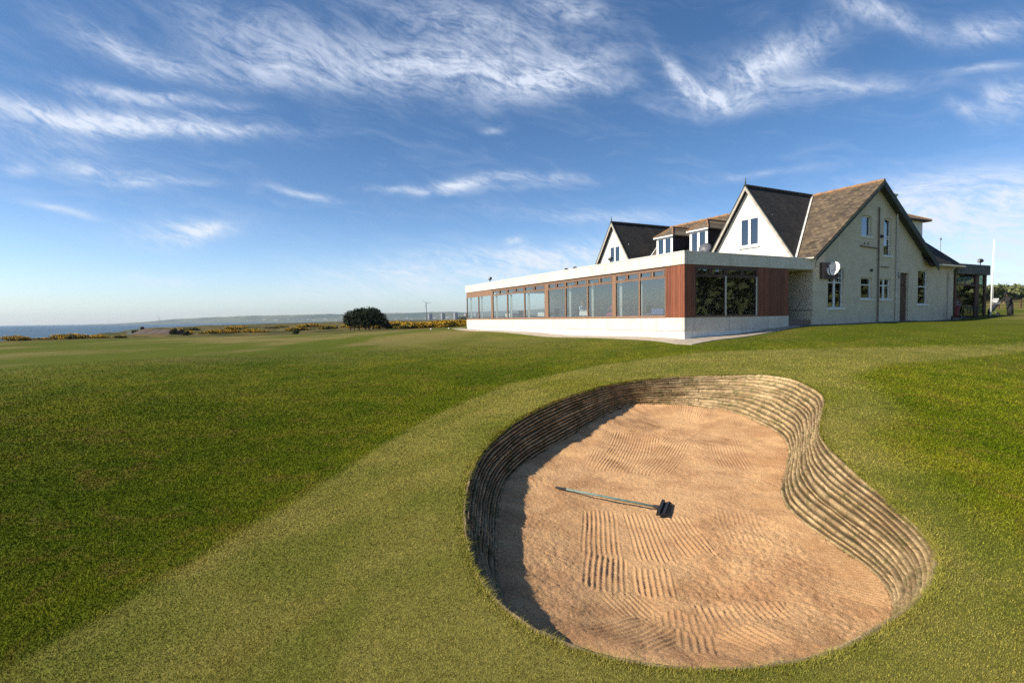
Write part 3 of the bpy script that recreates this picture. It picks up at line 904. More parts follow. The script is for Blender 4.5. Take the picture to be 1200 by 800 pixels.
def slate(axis, a, b, moss=None):
    def fn(t, bs):
        tc = t.node('ShaderNodeTexCoord').outputs['Object']
        sp = t.node('ShaderNodeSeparateXYZ')
        t.l.new(tc, sp.inputs[0])
        z = t.m('MULTIPLY', sp.outputs[2], 1.0)
        row = t.m('FLOOR', t.m('DIVIDE', z, .115))
        fz = t.m('FRACT', t.m('DIVIDE', z, .115))
        al = t.m('ADD', t.m('DIVIDE', sp.outputs[axis], .28), t.m('MULTIPLY', row, .5))
        col = t.m('FLOOR', al)
        fx = t.m('ABSOLUTE', t.m('SUBTRACT', t.m('FRACT', al), .5))
        wn = t.node('ShaderNodeTexWhiteNoise')
        wn.noise_dimensions = '2D'
        cb = t.node('ShaderNodeCombineXYZ', inp={0: row, 1: col})
        t.l.new(cb.outputs[0], wn.inputs['Vector'])
        f = t.noise(tc, .55, 6, .7)
        g = t.noise(tc, 3.0, 5, .7)
        c = t.mix(t.sstep(f, .35, .65), a, b)
        if moss:
            c = t.mix(t.sstep(g, .5, .72, 0, .7), c, moss)
        c = t.mix(1.0, c, t.ramp(wn.outputs['Value'], [(0, .55), (.5, 1.0), (1, 1.5)]), 'MULTIPLY')
        edge = t.m('MAXIMUM', t.sstep(fx, .46, .49), t.sstep(fz, .12, .02))
        c = t.mix(t.m('MULTIPLY', edge, .75), c, (.012, .010, .008))
        t.put(bs.inputs['Base Color'], c)
        bs.inputs['Roughness'].default_value = .8
        h = t.m('ADD', t.m('MULTIPLY', t.m('SUBTRACT', 1.0, fz), .6), t.m('MULTIPLY', wn.outputs['Value'], .4))
        t.l.new(t.bump(t.m('MULTIPLY', h, t.m('SUBTRACT', 1.0, edge)), .8, .03), bs.inputs['Normal'])
    return fn
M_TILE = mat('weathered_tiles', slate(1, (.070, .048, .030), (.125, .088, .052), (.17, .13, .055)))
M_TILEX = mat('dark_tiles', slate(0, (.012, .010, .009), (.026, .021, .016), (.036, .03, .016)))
M_TILEH = mat('dormer_tiles', slate(1, (.10, .075, .05), (.16, .115, .07), (.2, .15, .08)))
M_RIDGE = mat('ridge_tiles', worn((.34, .17, .06), (.20, .12, .07), 2.5, .3, 40, .02))
M_HUNG = mat('hung_slates', slate(0, (.020, .015, .022), (.03, .024, .03)))
def glass(tint, base_fac, refl=(.9, .95, 1.0)):
    def fn(t, bs):
        m = bs.id_data
        m.nodes.remove(bs)
        out = [n for n in m.nodes if n.type == 'OUTPUT_MATERIAL'][0]
        tr = t.node('ShaderNodeBsdfTransparent')
        tr.inputs[0].default_value = (*tint, 1)
        gl = t.node('ShaderNodeBsdfGlossy')
        gl.inputs['Color'].default_value = (*refl, 1)
        gl.inputs['Roughness'].default_value = .015
        tc = t.node('ShaderNodeNewGeometry').outputs['Position']
        t.l.new(t.bump(t.noise(tc, 1.2, 2, .5), .02, .05), gl.inputs['Normal'])
        lw = t.node('ShaderNodeFresnel')
        lw.inputs['IOR'].default_value = 1.5
        bk = t.node('ShaderNodeNewGeometry').outputs['Backfacing']
        f = t.m('MULTIPLY', t.m('ADD', t.m('MULTIPLY', lw.outputs[0], 1.3), base_fac, clamp=True), t.m('SUBTRACT', 1.0, bk))
        mx = t.node('ShaderNodeMixShader')
        t.l.new(f, mx.inputs[0])
        t.l.new(tr.outputs[0], mx.inputs[1])
        t.l.new(gl.outputs[0], mx.inputs[2])
        t.l.new(mx.outputs[0], out.inputs[0])
    return fn
M_GLASS = mat('tinted_glass', glass((.80, .84, .84), .13))
M_GLASSF = mat('front_glass', glass((.34, .37, .37), .06))
M_GLASSD = mat('house_glass', glass((.25, .28, .30), .10))
M_GLASSP = mat('porch_glass', glass((.62, .72, .68), .10))
M_CLOTH = mat('table_linen', color=(.75, .74, .70), rough=.9)
M_BLUECL = mat('blue_cloth', color=(.10, .14, .32), rough=.9)
M_WOOD = mat('chair_wood', timber((.25, .14, .07), (.34, .2, .1)))

# ------------------------------------------------------------------ clubhouse
club = thing('clubhouse', (CX, CY, HZ), 'cream gabled clubhouse with dark tiled roofs and a long glazed flat-roofed lounge', 'building', RZ)
def B(mb, name, m, parent=club, **kw):
    return mb.build(name, m, parent, off=OFF, **kw)
EU = 28.45       # length of the lounge
EV = 7.9         # width of its short front
# --- lounge walls
mb = MB()
mb.box(-.07, EV, -.07, 0.06, .94, 1.60)
mb.box(-.07, .06, .062, EU, .94, 1.60)
mb.box(-.07, 6, EU - .12, EU, .94, 1.60)
B(mb, 'concrete_band', M_BAND)
mb = MB()
mb.box(-.02, EV - .01, -.02, .10, -.1, .938)
mb.box(-.02, .10, .102, EU - .04, -.1, .938)
mb.box(.102, 6, EU - .16, EU - .04, -.1, .938)
B(mb, 'plinth', M_PLINTH)
mb = MB()
mb.box(-.10, 10.15, -.10, .12, 4.25, 4.86)
mb.box(-.10, .12, .122, EU + .05, 4.25, 4.86)
mb.box(.122, 9, EU - .17, EU + .05, 4.25, 4.86)
B(mb, 'fascia', M_FASCIA)
mb = MB()
mb.box(-.13, 10.155, -.13, .17, 4.862, 4.90)
mb.box(-.13, .17, .172, EU + .08, 4.862, 4.90)
B(mb, 'coping', M_WHITE)
mb = MB().box(.122, 10.14, .122, EU - .18, 4.55, 4.66)
B(mb, 'flat_roof', M_PATH)
mb = MB().box(.13, 10.1, .13, EU - .2, 4.262, 4.30)
B(mb, 'ceiling', M_INWALL)
mb = MB().box(.11, 10.1, .11, EU - .2, .93, 1.35)
B(mb, 'lounge_floor', M_INFLOOR)
mb = MB()
mb.box(9.0, 9.1, 3.2, EU - .2, 1.0, 4.26)
mb.box(.13, 9.0, EU - .28, EU - .18, 1.0, 1.62)
mb.box(7.70, 7.80, .12, 3.2, 1.0, 4.26)
B(mb, 'inner_wall', M_INWALL)
# recessed doorway between lounge and house
mb = MB()
mb.box(7.82, 7.895, .10, 2.6, .5, 4.24)
mb.box(7.9, 10.15, 2.5, 2.6, .5, 4.24)
B(mb, 'recess_wall', M_DKFRAME)
def boards(x0, x1, y0, y1, z0, z1, w=.115, g=.014):
    m = MB()
    if x1 - x0 > y1 - y0:
        n = max(1, round((x1 - x0) / w)); s = (x1 - x0) / n
        for i in range(n):
            m.box(x0 + i * s + g / 2, x0 + (i + 1) * s - g / 2, y0, y1, z0, z1)
        m.box(x0, x1, y0 + .02, y1 + .02, z0, z1)
    else:
        n = max(1, round((y1 - y0) / w)); s = (y1 - y0) / n
        for i in range(n):
            m.box(x0, x1, y0 + i * s + g / 2, y0 + (i + 1) * s - g / 2, z0, z1)
        m.box(x0 + .02, x1 + .02, y0, y1, z0, z1)
    return m
B(boards(-.05, -.02, -.02, 1.22, 1.602, 4.248), 'timber_cladding', M_CEDAR)
B(boards(-.045, .68, -.05, -.02, 1.602, 4.248), 'timber_cladding', M_CEDAR)
B(boards(5.32, EV, -.05, -.02, 1.602, 4.248), 'timber_cladding', M_CEDAR)
mb = MB()
mb.box(-.04, .06, 22.66, EU - .02, 3.78, 4.248)
B(mb, 'timber_header', M_FRAME)
mb = MB()
mb.box(-.03, .08, 1.23, 22.6, 4.14, 4.248)
mb.box(.69, 5.31, -.03, .08, 4.14, 4.248)
B(mb, 'window_head', M_DKFRAME)
mb = MB()
mb.box(-.09, .06, 1.23, EU - .02, 1.602, 1.66)
mb.box(.69, 5.31, -.09, .06, 1.602, 1.66)
B(mb, 'window_sill', M_FRAME)

def lounge_window(a, b, along, m, vents=True, top=4.138, pw=.055):
    """one bay of glazing between a and b; along 'y' = long side, 'x' = short front"""
    def bx(mb, s0, s1, d0, d1, z0, z1):
        return mb.box(d0, d1, s0, s1, z0, z1) if along == 'y' else mb.box(s0, s1, d0, d1, z0, z1)
    f = MB()
    e = .003
    bx(f, a + e, a + pw, -.05, .05, 1.662, top)
    bx(f, b - pw, b - e, -.05, .05, 1.662, top)
    bx(f, a + pw, b - pw, -.045, .045, 1.662, 1.72)
    bx(f, a + pw, b - pw, -.045, .045, top - .045, top)
    if vents:
        bx(f, a + pw, b - pw, -.045, .045, 3.66, 3.74)
        c = (a + b) / 2
        bx(f, c - .04, c + .04, -.043, .043, 3.74, top - .045)
        for p, q in ((a + pw, c - .04), (c + .04, b - pw)):
            for (s0, s1, z0, z1) in ((p + .02, p + .06, 3.76, top - .06), (q - .06, q - .02, 3.76, top - .06), (p + .02, q - .02, 3.76, 3.80), (p + .02, q - .02, top - .10, top - .06)):
                bx(f, s0, s1, -.065, -.03, z0, z1)
    w = B(f, 'window', m)
    g = MB()
    bx(g, a + pw, b - pw, -.006, .006, 1.72, 3.66 if vents else top - .045)
    if vents:
        bx(g, a + pw, (a + b) / 2 - .04, -.006, .006, 3.74, top - .045)
        bx(g, (a + b) / 2 + .04, b - pw, -.006, .006, 3.74, top - .045)
    B(g, 'pane', M_GLASS if along == 'y' else M_GLASSF, w)
    return w
edges = [1.24, 3.27, 5.36, None, 5.60, 8.15, 10.72, 13.0, None, 13.42, 16.55, 19.52, 22.40]
for a, b in zip(edges[:-1], edges[1:]):
    if a is None or b is None:
        continue
    lounge_window(a, b, 'y', M_FRAME)
for a, b in ((5.363, 5.597), (13.003, 13.417), (22.403, 22.657)):
    B(MB().box(-.05, .06, a, b, 1.662, 4.138), 'window_post', M_FRAME)
for a, b in ((22.66, 25.52), (25.52, 28.40)):
    lounge_window(a, b, 'y', M_FRAME, False, 3.778)
lounge_window(.70, 2.84, 'x', M_DKFRAME)
lounge_window(2.86, 5.30, 'x', M_DKFRAME)
for x in (2.80, 5.17):
    B(MB().box(x, x + .10, -.075, -.052, 1.664, 3.72), 'cover_strip', M_PALEPIPE)
# curtains gathered at the posts inside
for y in (3.45, 5.2, 8.0, 10.55, 13.6, 16.3, 19.3, 22.1, 25.3, 27.9):
    m = MB()
    pts = []
    for i in range(13):
        pts.append((.22 + .03 * math.sin(i * 1.9), y - .14 + i * .023))
    for (x0, y0), (x1, y1) in zip(pts[:-1], pts[1:]):
        m.add([(x0, y0, 1.05), (x1, y1, 1.05), (x1, y1, 4.1), (x0, y0, 4.1)], [(0, 1, 2, 3)])
    B(m, 'curtain', M_CURT)
for x in (2.72, 5.12):
    B(MB().box(x - .06, x + .06, .10, .14, 1.02, 4.1), 'curtain', M_CURT)

# --- gabled house
def holed_wall(mb, to3, xs0, xs1, top, bot, holes, depth):
    """wall on a plane with rectangular holes; to3(s, z, d) -> point, d = depth into the wall"""
    bk = sorted({xs0, xs1, *[h[0] for h in holes], *[h[1] for h in holes], *[k for k in top_breaks if xs0 < k < xs1]})
    for a, b in zip(bk[:-1], bk[1:]):
        m_ = (a + b) / 2
        hs = sorted([h for h in holes if h[0] <= m_ <= h[1]], key=lambda h: h[2])
        za, zb = bot, bot
        for h in hs:
            mb.add([to3(a, za, 0), to3(b, zb, 0), to3(b, h[2], 0), to3(a, h[2], 0)], [(0, 1, 2, 3)])
            za = zb = h[3]
        mb.add([to3(a, za, 0), to3(b, zb, 0), to3(b, top(b), 0), to3(a, top(a), 0)], [(0, 1, 2, 3)])
    for h in holes:
        a, b, z0, z1 = h
        for p, q in (((a, z0), (b, z0)), ((b, z0), (b, z1)), ((b, z1), (a, z1)), ((a, z1), (a, z0))):
            mb.add([to3(*p, 0), to3(*q, 0), to3(*q, depth), to3(*p, depth)], [(0, 1, 2, 3)])
VR, ZR = 16.55, 10.0              # ridge of the main roof
SL = .735
WL, WR = 10.16, 26.45
def gable_top(x):
    return ZR - .14 - SL * abs(x - VR) if x < 23.2 else 4.95
top_breaks = [VR, 23.2, 23.21]
WINS = {  # x0, x1, z0, z1
    'tall_left': (11.60, 13.16, 2.02, 4.44), 'small_a': (14.95, 16.15, 2.60, 3.94), 'small_b': (17.03, 18.30, 2.58, 3.93),
    'upper': (14.93, 16.0, 6.52, 7.80), 'stair': (17.40, 18.28, 5.40, 7.78), 'tall_right': (21.62, 22.92, 2.24, 4.60)}
DOOR = (19.42, 20.46, 1.14, 4.34)
mb = MB()
holed_wall(mb, lambda s, z, d: (s, d, z), WL, WR, gable_top, .3, list(WINS.values()) + [DOOR], .20)
mb.add([(WL, 0, .3), (WL, 22, .3), (WL, 22, 5.1), (WL, 0, 5.1)], [(0, 1, 2, 3)])
mb.add([(WR, 0, .3), (WR, 14, .3), (WR, 14, 4.95), (WR, 0, 4.95)], [(0, 1, 2, 3)])
mb.add([(WL, 22, .3), (WR, 22, .3), (WR, 22, 4.95), (VR, 22, ZR - .15), (WL, 22, 5.1)], [(0, 1, 2, 3, 4)])
wl = B(mb, 'house_wall', M_ROUGHCAST)
B(MB().box(WL + .02, WR - .02, .6, .7, .3, 4.4), 'inner_wall', M_BLACK)  # black sheet behind the windows: the rooms' darkness is put into its colour
def band(mb, x0, x1, y0, y1, z0, z1): mb.box(x0, x1, y0, y1, z0, z1)
B(MB().box(WL - .012, WL, .02, 2.4, 1.9, 1.94), 'string_course', M_PIPE)

def sash(x0, x1, z0, z1, cols=1, rows=(.5,), grid=None, d=.12, name='window'):
    w, e = .07, .002
    f = MB()
    y0, y1 = d, d + .06
    f.box(x0 + e, x0 + w, y0, y1, z0 + e, z1 - e)
    f.box(x1 - w, x1 - e, y0, y1, z0 + e, z1 - e)
    f.box(x0 + w, x1 - w, y0, y1, z0 + e, z0 + w)
    f.box(x0 + w, x1 - w, y0, y1, z1 - w, z1 - e)
    for i in range(1, cols):
        c = x0 + (x1 - x0) * i / cols
        f.box(c - .09, c + .09, y0 - .01, y1, z0 + w, z1 - w)
    for r in rows:
        z = z0 + (z1 - z0) * r
        f.box(x0 + w, x1 - w, y0 + .005, y1 - .005, z - .035, z + .035)
    if grid:
        zz, nx, nz = grid
        za = z0 + (z1 - z0) * zz
        for i in range(1, nz):
            z = za + (z1 - za) * i / nz
            f.box(x0 + w, x1 - w, y0 + .015, y1 - .015, z - .015, z + .015)
        for i in range(1, nx):
            c = x0 + (x1 - x0) * i / nx
            f.box(c - .015, c + .015, y0 + .017, y1 - .017, za, z1 - w)
    o = B(f, name, M_WHITE)
    B(MB().box(x0 + w, x1 - w, d + .025, d + .033, z0 + w, z1 - w), 'pane', M_GLASSD, o)
    B(MB().box(x0 - .06, x1 + .06, -.07, d, z0 - .10, z0 - .002), 'sill', M_WHITE if name == 'window' else M_BARGE, o)
    return o
W_ = WINS
sash(*W_['tall_left'], cols=2, rows=(.64,), grid=(.64, 6, 3))
sash(*W_['small_a'], rows=(.66,))
sash(*W_['small_b'], cols=2, rows=(.66,))
sash(*W_['upper'], rows=())
sash(*W_['stair'], rows=(.46, .52))
sash(*W_['tall_right'], rows=(.52,))
# net curtains behind the tall sashes
for k in ('tall_left', 'tall_right', 'small_b'):
    x0, x1, z0, z1 = W_[k]
    B(MB().box(x0 + .1, x0 + .28, .32, .34, z0 + .1, z1 - .1), 'curtain', M_CURT)
dr = B(MB().box(DOOR[0] + .05, DOOR[1] - .05, .14, .19, 1.14, 3.5).box(DOOR[0] + .05, DOOR[1] - .05, .15, .19, 3.55, 4.3), 'door', M_DKFRAME)
B(MB().box(DOOR[1] - .25, DOOR[1] - .15, .09, .14, 2.15, 2.2), 'handle', M_GREYM, dr)
B(MB().box(DOOR[0] - .1, DOOR[1] + .15, -.45, 0, 1.0, 1.16), 'door_step', M_PATH)

def slab(pts, th=.10):
    """roof slab from 3 or 4 top points, thickness downwards along the face normal"""
    P = [Vector(p) for p in pts]
    n = (P[1] - P[0]).cross(P[2] - P[0]).normalized()
    if n.z < 0: n = -n
    return P, -n * th
def roof(pts, name, m, th=.10):
    P, d = slab(pts, th)
    return B(MB().prism(P, d), name, m)
EVL, EVR, ZE0 = 9.72, 23.35, ZR - SL * (VR - 9.72)
ZE1 = ZR - SL * (23.35 - VR)
YB = 22.4
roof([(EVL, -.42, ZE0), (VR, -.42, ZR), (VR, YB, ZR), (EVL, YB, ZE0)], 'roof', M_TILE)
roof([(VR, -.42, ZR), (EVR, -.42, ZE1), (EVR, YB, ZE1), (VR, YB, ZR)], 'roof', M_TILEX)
m = MB()
yy = -.44
k = 0
while yy < YB:
    r = .13 + .012 * (k % 2)
    m.tube([(VR, yy, ZR - .02), (VR, yy + .43, ZR - .005)], [r, r * .94], 8)
    yy += .44
    k += 1
B(m, 'ridge', M_RIDGE)
def rake(p, q, d0, d1, y0, y1, axis, m, name='bargeboard'):
    """board under a sloping roof edge from p to q (s, z); hangs d0..d1 below; y0..y1 thickness"""
    f = MB()
    if axis == 'x':
        pts = [(p[0], y0, p[1] - d0), (q[0], y0, q[1] - d0), (q[0], y0, q[1] - d1), (p[0], y0, p[1] - d1)]
        f.prism(pts, (0, y1 - y0, 0))
    else:
        pts = [(y0, p[0], p[1] - d0), (y0, q[0], q[1] - d0), (y0, q[0], q[1] - d1), (y0, p[0], p[1] - d1)]
        f.prism(pts, (y1 - y0, 0, 0))
    return B(f, name, m)
rake((EVL, ZE0), (VR - .001, ZR), .09, .30, -.46, -.425, 'x', M_DKBARGE)
rake((VR + .001, ZR), (EVR, ZE1), -.03, .42, -.47, -.425, 'x', M_DKBARGE)
# soffits
roof([(EVL + .1, -.42, ZE0 - .13), (VR, -.42, ZR - .2), (VR, .0, ZR - .2), (EVL + .1, .0, ZE0 - .13)], 'soffit', M_DKBARGE, .02)
roof([(VR, -.42, ZR - .2), (EVR - .1, -.42, ZE1 - .13), (EVR - .1, .0, ZE1 - .13), (VR, .0, ZR - .2)], 'soffit', M_DKBARGE, .02)
# gutter and white eaves board on the sunny side
B(MB().tube([(EVL - .04, -.38, ZE0 - .08), (EVL - .04, 1.3, ZE0 - .06)], .055, 8), 'gutter', M_PALEPIPE)
B(MB().box(EVL + .05, WL + .002, -.3, 1.4, 4.93, 5.0), 'eaves_board', M_RENDER)

def cross_gable(yc, hw, apex_z=9.96, xw=9.92, xf=9.66, dark=True):
    zf = 4.95
    s = (apex_z - zf) / hw
    xr = VR - (ZR - apex_z) / SL        # where its ridge dies into the main roof
    xv = VR - (ZR - zf) / SL
    r0, r1 = (xf, yc, apex_z), (xr, yc, apex_z)
    for sg, mm in ((-1, M_TILEX), (1, M_TILEX)):
        f0 = (xf, yc + sg * hw, zf)
        f1 = (xv, yc + sg * hw, zf)
        P, d = slab([r0, r1, f1, f0], .09)
        mbb = MB()
        up = Vector((0, 0, .05))
        mbb.prism([p + up for p in P], d)
        B(mbb, 'gable_roof', mm)
    # gable wall with its window opening
    global top_breaks
    top_breaks = [yc]
    f = MB()
    hole = (yc - .80, yc + .62, 6.15, 8.0) if yc < 10 else (yc - .80, yc + .62, 6.15, 7.95)
    holed_wall(f, lambda sv, z, d: (xw + d, sv, z), yc - hw + .12, yc + hw - .12, lambda v: apex_z - .16 - s * abs(v - yc), 4.7, [hole], .12)
    B(f, 'gable_wall', M_RENDER)
    B(MB().box(xw + .5, xw + .56, yc - 1.4, yc + 1.4, 5, 8.0), 'inner_wall', M_INWALL)
    y0, y1, z0, z1 = hole
    w = MB()
    a, b = xw + .04, xw + .10
    w.box(a, b, y0 + .002, y0 + .09, z0 + .002, z1 - .002).box(a, b, y1 - .09, y1 - .002, z0 + .002, z1 - .002)
    w.box(a, b, y0 + .09, y1 - .09, z0 + .002, z0 + .1).box(a, b, y0 + .09, y1 - .09, z1 - .1, z1 - .002)
    c = (y0 + y1) / 2
    w.box(a - .02, b, c - .09, c + .09, z0 + .1, z1 - .1)
    for y in (y0 + .4, y1 - .4):
        pass
    wo = B(w, 'window', M_WHITE)
    B(MB().box(xw + .065, xw + .072, y0 + .09, y1 - .09, z0 + .1, z1 - .1), 'pane', M_GLASSD, wo)
    B(MB().box(xw - .09, xw + .03, y0 - .08, y1 + .08, z0 - .12, z0 - .003), 'sill', M_WHITE, wo)
    for yy_ in (y0 + .12, c + .12, y1 - .32):
        mm = MB()
        mm.prism([(xw + .22, yy_, z1 - .1), (xw + .22, yy_ + .22, z1 - .1), (xw + .22, yy_ + .10, z0 + .1), (xw + .22, yy_, z0 + .1)], (.02, 0, 0))
        B(mm, 'curtain', M_CURT)
    # barges, cream inner strip and soffit
    for sg in (-1, 1):
        e = (yc + sg * hw, zf + .05)
        t = (yc + sg * .001, apex_z + .05)
        rake(e, t, .02, .27, xf - .05, xf - .003, 'y', M_BARGE)
        rake((yc + sg * (hw + .03), zf + .05), (yc, apex_z + .09), -.05, .03, xf - .07, xf + .02, 'y', M_DKBARGE, 'verge')
        P, d = slab([(xf, yc, apex_z - .06), (xw, yc, apex_z - .06), (xw, yc + sg * (hw - .02), zf - .03), (xf, yc + sg * (hw - .02), zf - .03)], .02)
        B(MB().prism(P, d), 'soffit', M_BARGE)
    m = MB()
    x = xf - .05
    while x < xr:
        m.tube([(x, yc, apex_z + .05), (x + .4, yc, apex_z + .065)], [.12, .112], 8)
        x += .41
    B(m, 'ridge', M_TILEX)
    B(MB().lathe((xf, yc, apex_z + .1), [(.05, 0), (.035, .12), (.06, .16), (.03, .22), (.02, .42), (.004, .5)], 8), 'finial', M_DKBARGE)
    # lead valley on the near side
    v0, v1 = Vector((xr, yc, apex_z + .09)), Vector((xv, yc - hw, zf + .09))
    v = MB()
    v.prism([v0 + Vector((0, -.10, .0)), v0 + Vector((0, .02, .0)), v1 + Vector((0, .02, 0)), v1 + Vector((0, -.12, 0))], (0, 0, -.06))
    B(v, 'valley', M_LEAD)
cross_gable(4.25, 3.45)
cross_gable(18.1, 3.35)

def dormer(y0, y1, xf=11.1, ze=8.12):
    b = MB()
    b.box(xf + .01, 15.0, y0, y1, 5.9, ze)
    d = B(b, 'dormer', M_HUNG)
    f = MB()
    hy0, hy1, hz0, hz1 = y0 + .22, y1 - .22, 6.5, 7.9
    global top_breaks
    top_breaks = []
    f.box(xf - .04, xf, y0 - .01, hy0, 5.8, ze).box(xf - .04, xf, hy1, y1 + .01, 5.8, ze)
    f.box(xf - .04, xf, hy0, hy1, 5.8, hz0).box(xf - .04, xf, hy0, hy1, hz1, ze)
    c = (hy0 + hy1) / 2
    f.box(xf - .045, xf, c - .12, c + .12, hz0, hz1)
    B(f, 'front', M_WHITE, d)
    B(MB().box(xf - .012, xf + .005, hy0, hy1, hz0, hz1), 'pane', M_GLASSD, d)
    o = .2
    zr = 8.92
    xr = VR - (ZR - zr) / SL
    A, Bq, Cq, Dq = Vector((xf - o, y0 - o, ze)), Vector((xf - o, y1 + o, ze)), Vector((VR - (ZR - ze) / SL + .3, y1 + o, ze)), Vector((VR - (ZR - ze) / SL + .3, y0 - o, ze))
    yc = (y0 + y1) / 2
    E1, E2 = Vector((xf + .85, yc, zr)), Vector((xr + .3, yc, zr))
    r = MB()
    vs = [A, Bq, Cq, Dq, E1, E2]
    dz = Vector((0, 0, -.07))
    r.add(vs + [p + dz for p in vs], [(0, 1, 4), (1, 2, 5, 4), (3, 0, 4, 5), (0, 1, 7, 6), (1, 2, 8, 7), (3, 0, 6, 9), (6, 7, 8, 9)])
    B(r, 'dormer_roof', M_TILEH, d)
    h = MB()
    h.tube([A + Vector((0, 0, .02)), E1 + Vector((0, 0, .03))], .06, 6).tube([Bq + Vector((0, 0, .02)), E1 + Vector((0, 0, .03))], .06, 6).tube([E1 + Vector((0, 0, .03)), E2 + Vector((0, 0, .03))], .07, 6)
    B(h, 'hip_tiles', M_RIDGE, d)
    B(MB().box(xf - o - .02, xf - o + .04, y0 - o, y1 + o, ze - .10, ze - .0), 'gutter', M_WHITE, d)
dormer(8.62, 10.35)
dormer(12.15, 13.95)

# lower hipped roof and rear tower on the far side
A, B1, C1, D1 = (22.3, -.40, 4.99), (26.95, -.40, 5.0), (26.95, 9, 5.0), (21.2, 9, 7.7)
E1 = (21.2, 1.0, 7.7)
r = MB()
vs = [Vector(p) for p in (A, B1, C1, D1, E1)]
r.add(vs + [p + Vector((0, 0, -.1)) for p in vs], [(0, 1, 4), (1, 2, 3, 4), (5, 6, 9), (6, 7, 8, 9), (0, 1, 6, 5), (1, 2, 7, 6)])
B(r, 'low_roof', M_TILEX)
B(MB().tube([(23.3, -.46, 4.95), (27.0, -.46, 4.93)], .06, 8).box(23.3, 26.9, -.4, .0, 4.86, 4.90), 'gutter', M_PALEPIPE)
tw = B(MB().box(25.6, 29.0, 3.2, 6.4, 3.0, 9.0), 'tower', M_RENDER)
r = MB()
vs = [Vector(p) for p in ((25.2, 2.8, 8.98), (29.55, 2.8, 8.98), (29.55, 6.8, 8.98), (25.2, 6.8, 8.98), (27.3, 4.8, 9.95))]
r.add(vs + [p + Vector((0, 0, -.08)) for p in vs], [(0, 1, 4), (1, 2, 4), (2, 3, 4), (3, 0, 4), (5, 6, 9), (6, 7, 9), (7, 8, 9), (8, 5, 9), (0, 1, 6, 5), (1, 2, 7, 6), (2, 3, 8, 7), (3, 0, 5, 8), (5, 6, 7, 8)])
B(r, 'tower_roof', M_TILEH, tw)
h = MB()
for q in vs[:4]:
    h.tube([q + Vector((0, 0, .03)), vs[4] + Vector((0, 0, .03))], .07, 6)
B(h, 'hip_tiles', M_RIDGE, tw)
ch = B(MB().box(19.3, 19.95, .55, 1.25, 6.6, 9.55).box(19.25, 20.0, .50, 1.30, 9.552, 9.66), 'chimney', M_ROUGHCAST)
B(MB().lathe((19.45, .9, 9.66), [(.10, 0), (.12, .03), (.09, .05), (.08, .3), (.10, .32)], 10).lathe((19.78, .9, 9.66), [(.10, 0), (.12, .03), (.09, .05), (.08, .24), (.10, .26)], 10), 'chimney_pot', M_RIDGE, ch)

# pipes on the gable
def pipe(pts, name='downpipe', m=M_PIPE, r=.045):
    return B(MB().tube(pts, r, 8), name, m)
pipe([(16.72, -.08, 1.1), (16.72, -.08, 8.4)])
pipe([(18.82, -.08, 1.2), (18.82, -.08, 8.35)], m=M_PALEPIPE, r=.06)
pipe([(14.75, -.06, 5.88), (16.68, -.08, 5.80)], r=.035)
pipe([(15.2, -.06, 5.98), (15.2, -.06, 6.12)], r=.03)
pipe([(15.6, -.06, 5.98), (15.6, -.06, 6.12)], r=.03)
pipe([(17.05, -.06, 4.66), (17.95, -.06, 4.64)], r=.03)
pipe([(25.6, -.08, 1.1), (25.6, -.08, 4.4), (25.65, -.3, 4.75), (25.65, -.42, 4.9)], m=M_PALEPIPE, r=.055)
pipe([(10.05, -.02, 4.95), (10.3, -.1, 4.75), (10.3, -.08, 4.4)], m=M_PALEPIPE, r=.04)
B(MB().box(17.0, 17.14, -.14, -.002, 6.5, 6.68), 'alarm_box', M_BLACK)
B(MB().box(15.95, 16.08, -.1, -.002, 4.32, 4.48), 'alarm_box', M_BLACK)
B(MB().tube([(19.0, -.1, 4.35), (19.0, -.1, 4.1), (19.15, -.12, 4.0)], .05, 8), 'swan_neck_lamp', M_GREYM)

# --- glazed porch on the far corner
pf = MB()
pf.box(26.46, 31.42, -.25, 4.5, 4.45, 5.18)
B(pf, 'porch_fascia', M_PORCH)
pp = MB()
for a, b in ((26.55, 26.72), (29.62, 30.12), (31.10, 31.32)):
    pp.box(a, b, -.08, .10, 1.0, 4.449)
pp.box(26.72, 29.62, -.05, .05, 3.62, 3.74).box(30.12, 31.10, -.05, .05, 3.62, 3.74)
pp.box(26.72, 29.62, -.05, .05, 1.0, 1.30).box(30.12, 31.10, -.05, .05, 1.0, 1.25)
pp.box(31.17, 31.32, 4.0, 4.2, 1.0, 4.449).box(31.19, 31.30, .10, 4.0, 3.62, 3.74).box(31.19, 31.30, .10, 4.0, 1.0, 1.2)
B(pp, 'porch_frame', M_DKFRAME)
for a, b in ((26.72, 29.62), (30.12, 31.10)):
    B(MB().box(a, b, -.005, .005, 1.30, 3.62).box(a, b, -.005, .005, 3.74, 4.449), 'porch_pane', M_GLASSP if a > 30 else M_GLASSD)
B(MB().box(31.24, 31.25, .10, 4.0, 1.2, 3.62).box(31.24, 31.25, .10, 4.0, 3.74, 4.449), 'porch_pane', M_GLASSP)
B(MB().box(26.5, 29.9, 2.4, 2.5, 1.0, 4.44), 'inner_wall', M_BLACK)  # black sheet painting in the dim porch interior, stops the view through

